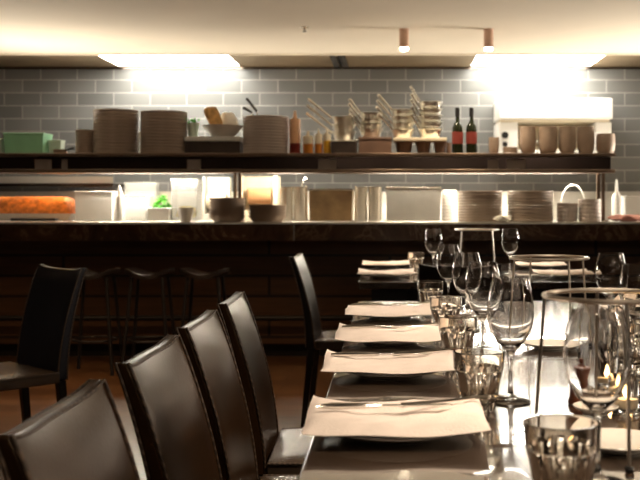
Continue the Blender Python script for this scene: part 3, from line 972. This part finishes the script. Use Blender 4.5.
def steel_box(x0, x1, ytop, Y, m, label, depth=0.14, handles=True):
    xc = px((x0 + x1) / 2, Y)
    w = (px(x1, Y) - px(x0, Y)) / 2
    H = pz(ytop, Y) - CT
    t = thing('steel_pan', label, 'pan', (xc, Y, CT + EPS), 0, 'deep steel pans under the shelf')
    pan_shell(w, depth, H, 0.97).build('pan_body', m, t, smooth=0)
    MB().tube([(-w, -depth, H), (w, -depth, H), (w, depth, H), (-w, depth, H)], 0.006, 8, closed=True).build('rim', M['polished'], t)
    if handles:
        MB().tube([(-w * 0.35, -depth - 0.004, H * 0.8), (-w * 0.35, -depth - 0.03, H * 0.78), (w * 0.35, -depth - 0.03, H * 0.78), (w * 0.35, -depth - 0.004, H * 0.8)], 0.005, 8).build('handle', M['polished'], t)

M['steel_amber'] = mat('amber_reflection_steel', (0.50, 0.34, 0.18), 0.35, 1.0, noise=0.25, scale=9)  # amber reflections put into the metal's own colour
steel_box(310.5, 353, 190, 7.64, M['steel_amber'], 'amber-lit steel pan between the canister pairs', handles=False)
steel_box(386, 440, 188, 7.62, M['steel'], 'large bright steel pan right of the canisters', handles=False)
counter_plates(442, 456.5, 190, 7.55, 9, 'small white plate stacked beside the large steel pan', 'topmost small white plate beside the large steel pan', 'small white plates by the steel pan', 'china')
o = cloth_lump(0.06, 0.05, 0.05, 11, 24).build('folded_cloth', M['cloth'], None, smooth=60)
o.location = (px(503.5, 7.06), 7.065, CT + EPS); tag(o, 'small white cloth lump at the counter edge between the plate stacks', 'cloth')
# wire basket
Yw = 7.50
t = thing('wire_basket', 'round white wire basket with hoop handle behind the small bowls', 'basket', (px(573, Yw), Yw, CT + EPS))
for (rr, zz, nm) in ((0.07, 0.004, 'base_ring'), (0.082, 0.06, 'middle_ring'), (0.09, 0.12, 'rim_ring')):
    MB().tube([(rr * math.cos(a * PI / 16), rr * math.sin(a * PI / 16), zz) for a in range(32)], 0.004, 8, closed=True).build(nm, M['polished'], t)
for k in range(12):
    a = k * PI / 6
    MB().tube([(0.07 * math.cos(a), 0.07 * math.sin(a), 0.004), (0.082 * math.cos(a), 0.082 * math.sin(a), 0.06), (0.09 * math.cos(a), 0.09 * math.sin(a), 0.12)], 0.003, 6).build('upright_wire', M['polished'], t)
MB().tube([(0.088 * math.cos(a * PI / 20), 0, 0.12 + 0.15 * math.sin(a * PI / 20)) for a in range(21)], 0.0055, 8).build('hoop_handle', M['white'], t)
# right end of counter: towel, bottle, white container, dark box at post
o = cloth_lump(0.12, 0.09, 0.055, 21, 32).build('kitchen_towel', M['pink'], None, smooth=60)
o.location = (px(628, 7.12), 7.14, CT + EPS); tag(o, 'crumpled pink kitchen towel at the right of the counter', 'towel')
t = thing('spray_bottle', 'white bottle beside the shelf end post', 'bottle', (px(616.5, 7.5), 7.5, CT + EPS))
H = pz(193, 7.5) - CT
MB().lathe([(0, 0), (0.034, 0), (0.036, 0.006), (0.036, H * 0.85), (0.018, H), (0, H)], 24).build('bottle_body', M['whiteplastic'], t)
MB().lathe([(0, H), (0.014, H), (0.006, H + 0.10), (0, H + 0.10)], 16).build('nozzle', M['whiteplastic'], t)
tub('food_container', 622, 642, 197, 7.6, 0.97, M['whiteplastic'], 'white food container at the right edge of the picture', 'container', depth=0.11, base=CT)
o = MB().box(-0.035, 0.035, -0.04, 0.04, 0, 0.10).build('napkin_block', M['darkbox'], None, bevel=0.006)
o.location = (px(596, 7.46), 7.50, CT + EPS); tag(o, 'small dark block beside the foot of the shelf end post', 'block')

# ---------------------------------------------------------------- back line behind the pass
t = thing('cooking_bench', 'stainless cooking bench along the tiled back wall', 'bench', (0, 8.55, 0))
MB().box(-4.8, 4.2, -0.30, 0.42, 0.92, 0.96).build('worktop', M['steel'], t, smooth=0)
MB().box(-4.8, 4.2, -0.27, 0.42, 0.12, 0.919).build('cabinet_body', M['steel'], t, smooth=0)
MB().box(-4.8, 4.2, -0.22, 0.42, 0.0, 0.119).build('plinth', M['blackmetal'], t, smooth=0)
MB().box(-4.8, 4.2, 0.34, 0.42, 0.961, 1.24).build('upstand', M['steel'], t, smooth=0)
# wall shelf left
Yh = 8.78
o = thing('wall_shelf', 'steel wall shelf on the tiles at the left above the orange food', 'shelf', (0, Yh, pz(187, Yh)))
MB().box(-4.6, px(118, Yh), -0.16, 0.21, 0.0, 0.03).build('shelf_board', M['steel_dark'], o, smooth=0)
MB().box(-4.6, px(118, Yh), -0.165, -0.16, 0.03, pz(177, Yh) - pz(187, Yh)).build('front_lip', M['steel'], o, smooth=0)

# white salamander grill on the wall
Yg = 8.62
gx0, gx1 = px(498, Yg), px(611.5, Yg)
gc = (gx0 + gx1) / 2
gw = (gx1 - gx0) / 2
z0 = pz(153, Yg)
t = thing('salamander_grill', 'white wall-mounted salamander grill under the right hood', 'grill', (gc, Yg, z0))
hT = pz(98.5, Yg) - z0
hM = pz(119.5, Yg) - z0
hN = pz(122, Yg) - z0
MB().box(-gw, gw, -0.05, 0.37, hM, hT).build('top_housing', M['white'], t, bevel=0.012)
MB().box(-gw + 0.02, gw - 0.02, -0.01, 0.37, hN, hM - 0.001).build('burner_panel', M['cream'], t, smooth=0)
MB().box(-gw, -gw + 0.17, 0.0, 0.37, 0, hN - 0.001).build('control_panel', M['white'], t, bevel=0.006)
MB().box(gw - 0.14, gw, 0.0, 0.37, 0, hN - 0.001).build('side_panel', M['white'], t, bevel=0.006)
MB().box(-gw + 0.171, gw - 0.141, 0.33, 0.37, 0, hN - 0.001).build('back_panel', M['cream'], t, smooth=0)
MB().box(-gw + 0.171, gw - 0.141, 0.0, 0.329, 0, 0.03).build('base_panel', M['white'], t, smooth=0)
b = MB()
b.tube([(-gw + 0.172, 0.04, 0.10), (gw - 0.142, 0.04, 0.10), (gw - 0.142, 0.30, 0.10), (-gw + 0.172, 0.30, 0.10)], 0.006, 8, closed=True)
for k in range(14):
    xx = -gw + 0.2 + k * (2 * gw - 0.37) / 13
    b.tube([(xx, 0.04, 0.10), (xx, 0.30, 0.10)], 0.003, 6)
b.build('rack', M['steel'], t)
for zz, rr in ((0.155, 0.030), (0.075, 0.022)):
    MB().lathe([(0, 0), (rr, 0), (rr * 0.85, 0.03), (0, 0.03)], 24, mtx=Matrix.Translation((-gw + 0.06, -0.001, zz)) @ Matrix.Rotation(R(90), 4, 'X')).build('knob', M['black'], t)

# ---------------------------------------------------------------- dining chairs
def make_chair(label, leather='leather', seatm='leather_seat', loc=(0, 0, 0), rz=0.0, seat_z=0.45, group=None):
    T = 0.86
    t = thing('dining_chair', label, 'chair', loc, rz, group)
    W = 0.205
    WB = 0.183
    b = MB()
    front, rear = [], []
    n, mcols = 14, 12
    def yc(u):
        return -0.185 - 0.095 * u ** 1.8
    zb0 = seat_z - 0.05
    for i in range(n + 1):
        u = i / n
        z = zb0 + (T - zb0) * u
        th = 0.020 - 0.010 * u
        wu = WB * (0.98 + 0.02 * u)
        fr, rr = [], []
        for j in range(mcols + 1):
            s = j / mcols * 2 - 1
            dish = -0.012 * (1 - s * s)
            puff = 0.007 * (1 - s ** 6) * math.sin(PI * min(1, max(0, u))) ** 0.4
            dip = -0.014 * (1 - s ** 4) * u ** 8
            fr.append((s * wu, yc(u) + dish + th + puff, z + dip))
            rr.append((s * wu, yc(u) + dish - th - puff * 0.4, z + dip))
        front.append(fr); rear.append(rr)
    b.grid_solid(front, rear)
    back = b.build('backrest', M[leather], t, smooth=50, bevel=0.005, segs=2)
    # stitched seams round the front and the rear edge
    for rows, nm, off in ((front, 'front_seam', 0.001), (rear, 'rear_seam', -0.001)):
        path = [rows[i][0] for i in range(0, n + 1)] + [rows[n][j] for j in range(1, mcols + 1)] + [rows[i][mcols] for i in range(n - 1, -1, -1)]
        path = [(x * 0.992, y + off, z - (0.003 if z > T - 0.03 else 0)) for x, y, z in path]
        MB().tube(path, 0.0032, 8).build(nm, M['stitch'], back)
    # seat cushion
    b = MB()
    top, bot = [], []
    ns = 12
    for i in range(ns + 1):
        v = i / ns
        ro, rb = [], []
        for j in range(ns + 1):
            s = j / ns * 2 - 1
            e = (1 - s ** 8) * (1 - (2 * v - 1) ** 8)
            wv = W * (1.0 + 0.03 * v)
            ro.append((s * wv, -0.160 + 0.385 * v, seat_z - 0.012 + 0.012 * e))
            rb.append((s * wv, -0.160 + 0.385 * v, seat_z - 0.055))
        top.append(ro); bot.append(rb)
    b.grid_solid(top, bot)
    seat = b.build('seat', M[seatm], t, smooth=50, bevel=0.006)
    MB().tube([(-W, -0.155, seat_z - 0.012), (-W * 1.03, 0.224, seat_z - 0.012), (W * 1.03, 0.224, seat_z - 0.012), (W, -0.155, seat_z - 0.012)], 0.0032, 8).build('seat_seam', M['stitch'], seat)
    for s in (-1, 1):
        b = MB()
        x = s * (WB - 0.02)
        b.add([(x - 0.018, -0.20, zb0 - 0.001), (x + 0.018, -0.20, zb0 - 0.001), (x + 0.018, -0.166, zb0 - 0.001), (x - 0.018, -0.166, zb0 - 0.001),
               (x - 0.013, -0.235, 0.0), (x + 0.013, -0.235, 0.0), (x + 0.013, -0.208, 0.0), (x - 0.013, -0.208, 0.0)],
              [(0, 1, 2, 3), (7, 6, 5, 4), (0, 4, 5, 1), (1, 5, 6, 2), (2, 6, 7, 3), (3, 7, 4, 0)])
        b.build('leg', M['leather_black'], t, smooth=0, bevel=0.003)
        b = MB()
        zz = seat_z - 0.056
        b.add([(x - 0.018, 0.185, zz), (x + 0.018, 0.185, zz), (x + 0.018, 0.220, zz), (x - 0.018, 0.220, zz),
               (x - 0.013, 0.192, 0.0), (x + 0.013, 0.192, 0.0), (x + 0.013, 0.218, 0.0), (x - 0.013, 0.218, 0.0)],
              [(0, 1, 2, 3), (7, 6, 5, 4), (0, 4, 5, 1), (1, 5, 6, 2), (2, 6, 7, 3), (3, 7, 4, 0)])
        b.build('leg', M['leather_black'], t, smooth=0, bevel=0.003)
    return t


G = 'brown leather chairs along the long table'
c0 = make_chair('nearest brown leather chair, cut off at the lower left corner', loc=(-0.16, 1.317, 0), rz=R(-90), group=G)
dup(c0, (-0.16, 1.83, 0), R(-91), 'second nearest brown leather chair along the long table', G)
dup(c0, (-0.165, 2.315, 0), R(-90), 'third nearest brown leather chair along the long table', G)
dup(c0, (-0.17, 2.84, 0), R(-89), 'farthest of the four brown chairs along the near table', G)
cb = make_chair('dark leather chair seen edge-on at the far table', 'leather_black', 'leather_seat', (-0.21, 5.2, 0), R(-92))
make_chair('dark leather chair standing alone in the aisle at the left', 'leather_blue_sheen', 'leather_seat', (-1.60, 4.09, 0), R(137))
make_chair('black chair with its back to us between the two tables', 'leather_black', 'leather_black', (0.31, 4.73, 0), R(0))

# ---------------------------------------------------------------- counter stools
def make_stool(label, x, y):
    t = thing('bar_stool', label, 'stool', (x, y, 0), 0, 'stools at the kitchen counter')
    S = 0.66
    top, bot = [], []
    n = 12
    for i in range(n + 1):
        v = i / n * 2 - 1
        ro, rb = [], []
        for j in range(n + 1):
            u = j / n * 2 - 1
            # square to round map
            xx = u * math.sqrt(1 - v * v / 2) * 0.165
            yy = v * math.sqrt(1 - u * u / 2) * 0.15
            z = S + 0.035 * u * u
            ro.append((xx, yy, z)); rb.append((xx, yy, z - 0.03))
        top.append(ro); bot.append(rb)
    MB().grid_solid(top, bot).build('seat', M['leather_black'], t, smooth=60)
    for sx_ in (-1, 1):
        for sy_ in (-1, 1):
            MB().tube([(sx_ * 0.10, sy_ * 0.09, S - 0.020), (sx_ * 0.155, sy_ * 0.14, 0)], 0.012, 10).build('leg', M['blackmetal'], t)
    MB().tube([(0.142 * math.cos(a * PI / 12), 0.135 * math.sin(a * PI / 12), 0.22) for a in range(24)], 0.008, 8, closed=True).build('foot_ring', M['blackmetal'], t)

make_stool('leftmost dark bar stool under the kitchen counter', px(95, 6.7), 6.7)
make_stool('middle dark bar stool under the kitchen counter', px(150, 6.7), 6.7)
make_stool('rightmost dark bar stool under the kitchen counter', px(205, 6.7), 6.7)

# ---------------------------------------------------------------- tables
def make_table(x0, x1, y0, y1, label):
    xc, yc = (x0 + x1) / 2, (y0 + y1) / 2
    w, d = (x1 - x0) / 2, (y1 - y0) / 2
    t = thing('dining_table', label, 'table', (xc, yc, 0))
    MB().box(-w, w, -d, d, 0.715, 0.75).build('tabletop', M['tabletop'], t, bevel=0.004, segs=3)
    b = MB()
    b.box(-w + 0.06, w - 0.06, -d + 0.06, -d + 0.085, 0.65, 0.7145)
    b.box(-w + 0.06, w - 0.06, d - 0.085, d - 0.06, 0.65, 0.7145)
    b.box(-w + 0.06, -w + 0.085, -d + 0.0855, d - 0.0855, 0.65, 0.7145)
    b.box(w - 0.085, w - 0.06, -d + 0.0855, d - 0.0855, 0.65, 0.7145)
    b.build('apron', M['tableleg'], t, smooth=0)
    for sx_ in (-1, 1):
        for sy_ in (-1, 1):
            X, Yy = sx_ * (w - 0.115), sy_ * (d - 0.115)
            MB().box(X - 0.028, X + 0.028, Yy - 0.028, Yy + 0.028, 0, 0.714).build('leg', M['tableleg'], t, smooth=0, bevel=0.003)
    return t

TT = 0.75
make_table(-0.125, 1.0, 0.5, 3.85, 'long dark glossy dining table set for dinner in the foreground')
make_table(-0.15, 1.05, 4.80, 6.42, 'second dark dining table in front of the kitchen counter')


# ---------------------------------------------------------------- place settings
def napkin_mesh(seed, W=0.144, D=0.122):
    rnd = random.Random(seed)
    ph = [rnd.uniform(0, 6.3) for _ in range(4)]
    nx, ny = 34, 16
    top, bot = [], []
    lift = [rnd.uniform(0.004, 0.014) for _ in range(2)]
    for i in range(ny + 1):
        v = i / ny * 2 - 1
        ro, rb = [], []
        for j in range(nx + 1):
            u = j / nx * 2 - 1
            y0 = -0.014 * (1 - u * u) * (1 - v) * 0.5
            x = u * W * (1 + 0.012 * math.sin(3 * v + ph[0]))
            y = v * D * (1 + 0.02 * math.sin(2.4 * u + ph[1])) + 0.008 * u * math.sin(ph[3]) + y0
            r_ = math.hypot(x, y * 0.8)
            z = -0.004 * max(0, (0.11 - r_) / 0.11)             # sags into the plate
            z += 0.0025 * math.sin(4.0 * v + ph[2]) + 0.0016 * math.sin(5 * u + 2 * v + ph[1])
            z += 0.004 * u ** 4 - 0.002
            if v > 0:                                            # far corners stand up a little
                z += lift[0 if u < 0 else 1] * (abs(u) ** 5) * v ** 2
            e = (1 - abs(v) ** 5) ** 0.5 * (1 - abs(u) ** 14) ** 0.5      # rounded folds
            th = 0.0115 * (0.30 + 0.70 * e)
            fold = 0.0024 * max(0.0, min(1.0, (0.30 + 0.10 * math.sin(2.6 * u + ph[0]) - v) * 9))
            fold += 0.003 * max(0.0, min(1.0, (u - 0.55 + 0.5 * v) * 8))
            wr = 0.0012 * math.sin(9 * v + 3 * u + ph[3]) + 0.0009 * math.sin(14 * u - 6 * v + ph[2])
            ro.append((x, y, z + th + (fold + wr) * e)); rb.append((x, y, z + 0.004 * (1 - e)))
        top.append(ro); bot.append(rb)
    return MB().grid_solid(top, bot)


RIM = 0.016
def dinner_plate(loc, label, r=0.124, group=None):
    prof = [(0, 0), (r * 0.55, 0), (r * 0.57, 0.003), (r * 0.72, 0.007), (r * 0.97, RIM - 0.003), (r, RIM - 0.001), (r * 0.985, RIM), (r * 0.72, 0.011), (r * 0.6, 0.006), (0, 0.005)]
    o = MB().lathe(prof, 56).build('dinner_plate', M['china'])
    o.location = loc
    return tag(o, label, 'plate', group)


def fork(loc, rz, label, group):
    b = MB()
    b.tube([(-0.10, 0, 0.004), (-0.06, 0, 0.004), (0.0, 0, 0.005), (0.045, 0, 0.007), (0.06, 0, 0.006)], [0.0045, 0.0045, 0.003, 0.003, 0.004], 8)
    b.box(0.058, 0.078, -0.011, 0.011, 0.0045, 0.0070)
    for k in range(4):
        y = -0.0095 + k * 0.0063
        b.tube([(0.077, y, 0.0055), (0.098, y, 0.0042), (0.112, y, 0.006)], [0.0019, 0.0017, 0.001], 6)
    o = b.build('dinner_fork', M['cutlery'])
    o.location = loc; o.rotation_euler = (0, 0, rz)
    return tag(o, label, 'fork', group)


def knife(loc, rz, label, group):
    b = MB()
    b.tube([(-0.105, 0, 0.004), (-0.08, 0, 0.0045), (-0.02, 0, 0.0045), (0.0, 0, 0.004)], [0.003, 0.0055, 0.0048, 0.0035], 10)
    vs = [(0, -0.004, 0.003), (0.05, -0.009, 0.003), (0.10, -0.008, 0.003), (0.118, 0.002, 0.003), (0.10, 0.007, 0.003), (0, 0.005, 0.003)]
    vt = [(x, y, 0.0052) for x, y, z in vs]
    n = 6
    b.add(vs + vt, [tuple(reversed(range(n))), tuple(range(n, 2 * n))] + [(i, (i + 1) % n, n + (i + 1) % n, n + i) for i in range(n)])
    o = b.build('dinner_knife', M['cutlery'])
    o.location = loc; o.rotation_euler = (0, 0, rz)
    return tag(o, label, 'knife', group)


def setting(x, y, which, seed, cutlery=True, rz=0.0):
    dinner_plate((x, y, TT + EPS), 'white plate under the napkin ' + which, group='plates of the place settings')
    o = napkin_mesh(seed).build('folded_napkin', M['linen'], None, smooth=60)
    o.location = (x, y, TT + RIM + 0.0055)
    o.rotation_euler = (0, 0, rz)
    tag(o, 'folded pinkish linen napkin ' + which, 'napkin', 'napkins of the place settings')
    if cutlery:
        z = TT + RIM + 0.0055 + 0.0165
        knife((x - 0.025, y + 0.01, z), R(4), 'steel knife lying on the napkin ' + which, 'knives of the place settings')
        fork((x + 0.10, y + 0.055, z - 0.001), R(22), 'steel fork lying on the napkin ' + which, 'forks of the place settings')


PY = (1.625, 2.19, 2.69, 3.28)
W4 = ('nearest the camera', 'second from the camera', 'third from the camera', 'at the far end of the near table')
for y, w, s in zip(PY, W4, (1, 2, 3, 4)):
    setting(0.010 if s == 1 else 0.0, y, w, s)
setting(-0.02, 5.10, 'at the near left of the far table', 5, False)
setting(-0.02, 5.95, 'at the far left of the far table', 6, False)
setting(0.88, 5.10, 'at the near right of the far table', 7, False)
setting(0.88, 5.85, 'at the far right of the far table', 8, False)
setting(0.86, 3.30, 'at the right edge of the near table', 9, False)

# ---------------------------------------------------------------- glasses
def wine_profile(H=0.23, r=0.045):
    t = 0.0013
    hb = H - 0.135
    o = [(0, 0), (0.036, 0), (0.0375, 0.0015), (0.036, 0.003), (0.015, 0.007), (0.006, 0.014), (0.004, 0.03), (0.0038, hb - 0.015), (0.006, hb - 0.004)]
    bowl = [(0.3, 0.006), (0.62, 0.020), (0.86, 0.042), (0.98, 0.064), (1.0, 0.078), (0.96, 0.098), (0.86, 0.118), (0.76, 0.135)]
    for k, z in bowl: o.append((r * k, hb + z))
    for k, z in reversed(bowl): o.append((r * k - t, hb + z + (0.002 if k < 0.7 else 0)))
    o.append((0, hb + 0.007))
    return o


def pic_facet(n=9):
    def f(k, a):
        m = (a % (2 * PI / n)) / (2 * PI / n)
        flat = 1 - 0.12 * math.sin(PI * m)
        return flat
    return f


def tumbler_mesh(r=0.047, H=0.106):
    nf = 9
    ff = pic_facet(nf)
    rb = r * 0.66
    prof = [(0, 0), (rb * 0.9, 0), (rb, 0.004), (rb + (r - rb) * 0.25, H * 0.25), (rb + (r - rb) * 0.55, H * 0.5), (r * 0.93, H * 0.66), (r * 0.96, H * 0.70), (r, H * 0.985), (r - 0.001, H), (r - 0.003, H), (r - 0.004, H * 0.97), (r * 0.90, H * 0.70), (rb + (r - rb) * 0.45, H * 0.45), (rb * 0.82, H * 0.16), (rb * 0.6, H * 0.11), (0, H * 0.10)]
    outer = set(range(2, 6))
    return MB().lathe(prof, 72, rfun=lambda k, a: ff(k, a) if k in outer else 1.0)

wine0 = MB().lathe(wine_profile(), 48).build('wine_glass', M['glass'], None, smooth=60)
tag(wine0, cat='wine glass', group='wine glasses on the tables')
tum0 = tumbler_mesh().build('water_tumbler', M['glass_amber'], None, smooth=25)
tag(tum0, cat='tumbler', group='faceted tumblers on the tables')
first = {'w': True, 't': True}
def glass(kind, x, y, label, s=1.0):
    src = wine0 if kind == 'w' else tum0
    if first[kind]:
        o = src; first[kind] = False
    else:
        o = src.copy(); COL.objects.link(o)
    o.location = (x, y, TT + EPS)
    o.scale = (s, s, s)
    o.rotation_euler = (0, 0, random.uniform(0, 6))
    o['label'] = label
    return o

glass('t', px(562, 1.218), 1.218, 'nearest faceted tumbler, cut off by the bottom edge')
glass('w', 0.275, 1.325, 'nearest large wine glass before the wire stand')
for i, (y, w) in enumerate(zip(PY, ('nearest', 'second', 'third', 'fourth'))):
    glass('t', 0.160 - (0.02 if i == 3 else 0), y + 0.18, 'faceted tumbler right of the %s napkin' % w)
    glass('w', 0.226 - (0.02 if i == 3 else 0), y + 0.25, 'wine glass behind the tumbler of the %s napkin' % w)
glass('t', 0.145, 5.55, 'faceted tumbler beside the left napkins of the far table')
glass('w', 0.23, 5.30, 'wine glass beside the left tumbler of the far table', 1.06)
glass('w', px(510, 5.3), 5.3, 'wine glass in the middle of the far table', 1.06)
glass('w', 0.64, 2.90, 'wine glass on the right side of the near table, behind the tall candle')
glass('t', 0.70, 3.02, 'tumbler on the right side of the near table by its wine glass')
glass('w', 0.585, 2.36, 'wine glass at the right edge of the picture')
glass('t', 0.55, 2.26, 'tumbler before the wine glass at the right edge of the picture')

# ---------------------------------------------------------------- wire stands
def wire_stand(x, y, label, h=0.233, r=0.10, rot=0.0):
    t = thing('wire_stand', label, 'wire stand', (x, y, TT + EPS), rot, 'tall wire plate stands on the tables')
    MB().tube([(r * math.cos(a * PI / 24), r * math.sin(a * PI / 24), h) for a in range(48)], 0.0036, 8, closed=True).build('top_ring', M['wire'], t)
    for k in range(4):
        a = k * PI / 2
        c, s = math.cos(a), math.sin(a)
        MB().tube([((r - 0.0005) * c, (r - 0.0005) * s, h - 0.003), (r * 1.08 * c, r * 1.08 * s, h * 0.5), (r * 1.16 * c, r * 1.16 * s, 0.004)], 0.0028, 8).build('leg', M['wire'], t)
        MB().lathe([(0, 0), (0.006, 0), (0.007, 0.004), (0.005, 0.008), (0, 0.008)], 12, center=(r * 1.16 * c, r * 1.16 * s, 0)).build('foot', M['black'], t)

wire_stand(0.3315, 1.50, 'nearest wire ring stand, at the right edge of the picture', rot=R(0))
wire_stand(px(549, 2.58), 2.58, 'middle wire ring stand on the near table', rot=R(20))
wire_stand(px(477, 5.55), 5.55, 'farthest wire ring stand, on the far table', rot=R(40), r=0.12)
for (x, y, lab) in ((0.345, 1.515, 'small white plate under the nearest wire stand'), (px(549, 2.58), 2.58, 'small white plate under the middle wire stand')):
    dinner_plate((x, y, TT + EPS), lab, 0.070, 'small plates under the wire stands')

# ---------------------------------------------------------------- candle, grinder, salt on a saucer
def candle(x, y, label, h, r=0.03):
    t = thing('candle_holder', label, 'candle', (x, y, TT + EPS), 0, 'lit candles on the near table')
    MB().lathe([(0, 0), (r * 0.92, 0), (r, 0.004), (r, h), (r - 0.0025, h), (r - 0.003, 0.010), (0, 0.009)], 36).build('glass_cup', M['glass'], t)
    MB().lathe([(0, 0.0105), (r * 0.80, 0.0105), (r * 0.80, 0.026), (0, 0.026)], 28).build('wax', M['wax'], t)
    MB().lathe([(0, 0.027), (0.004, 0.031), (0.0065, 0.038), (0.004, 0.050), (0, 0.060)], 16).build('flame', M['flame'], t)

candle(px(609, 1.95), 1.95, 'tall glass candle holder with a lit candle', 0.14)
candle(px(626, 1.78), 1.78, 'low glass candle holder with a lit candle at the right', 0.06, 0.026)
xg, yg = px(577.5, 1.86), 1.86
t = thing('pepper_grinder', 'small dark turned wood pepper grinder beside the candles', 'pepper grinder', (xg, yg, TT + EPS))
MB().lathe([(0, 0), (0.017, 0), (0.018, 0.004), (0.0145, 0.014), (0.013, 0.026), (0.016, 0.042), (0.021, 0.058), (0.0225, 0.064), (0.020, 0.066), (0, 0.066)], 28).build('grinder_body', M['wood_dark'], t)
MB().lathe([(0, 0.0665), (0.012, 0.0665), (0.006, 0.070), (0.004, 0.074), (0.0065, 0.078), (0.0055, 0.083), (0, 0.085)], 20).build('knob', M['wood_dark'], t)
dinner_plate((px(600, 1.80) - 0.015, 1.765, TT + EPS), 'small saucer between the pepper grinder and the low candle', 0.040)
for (xx, lab) in ((-0.014, 'left silver salt cellar on the small saucer'), (0.014, 'right silver salt cellar on the small saucer')):
    lathe_obj('salt_cellar', [(0, 0), (0.009, 0), (0.010, 0.004), (0.009, 0.018), (0.010, 0.019), (0.010, 0.024), (0.005, 0.030), (0, 0.031)], M['cutlery'], (px(600, 1.80) - 0.015 + xx, 1.765, TT + 0.0068), lab, 'salt cellar', 'salt cellars on the saucer', 20)
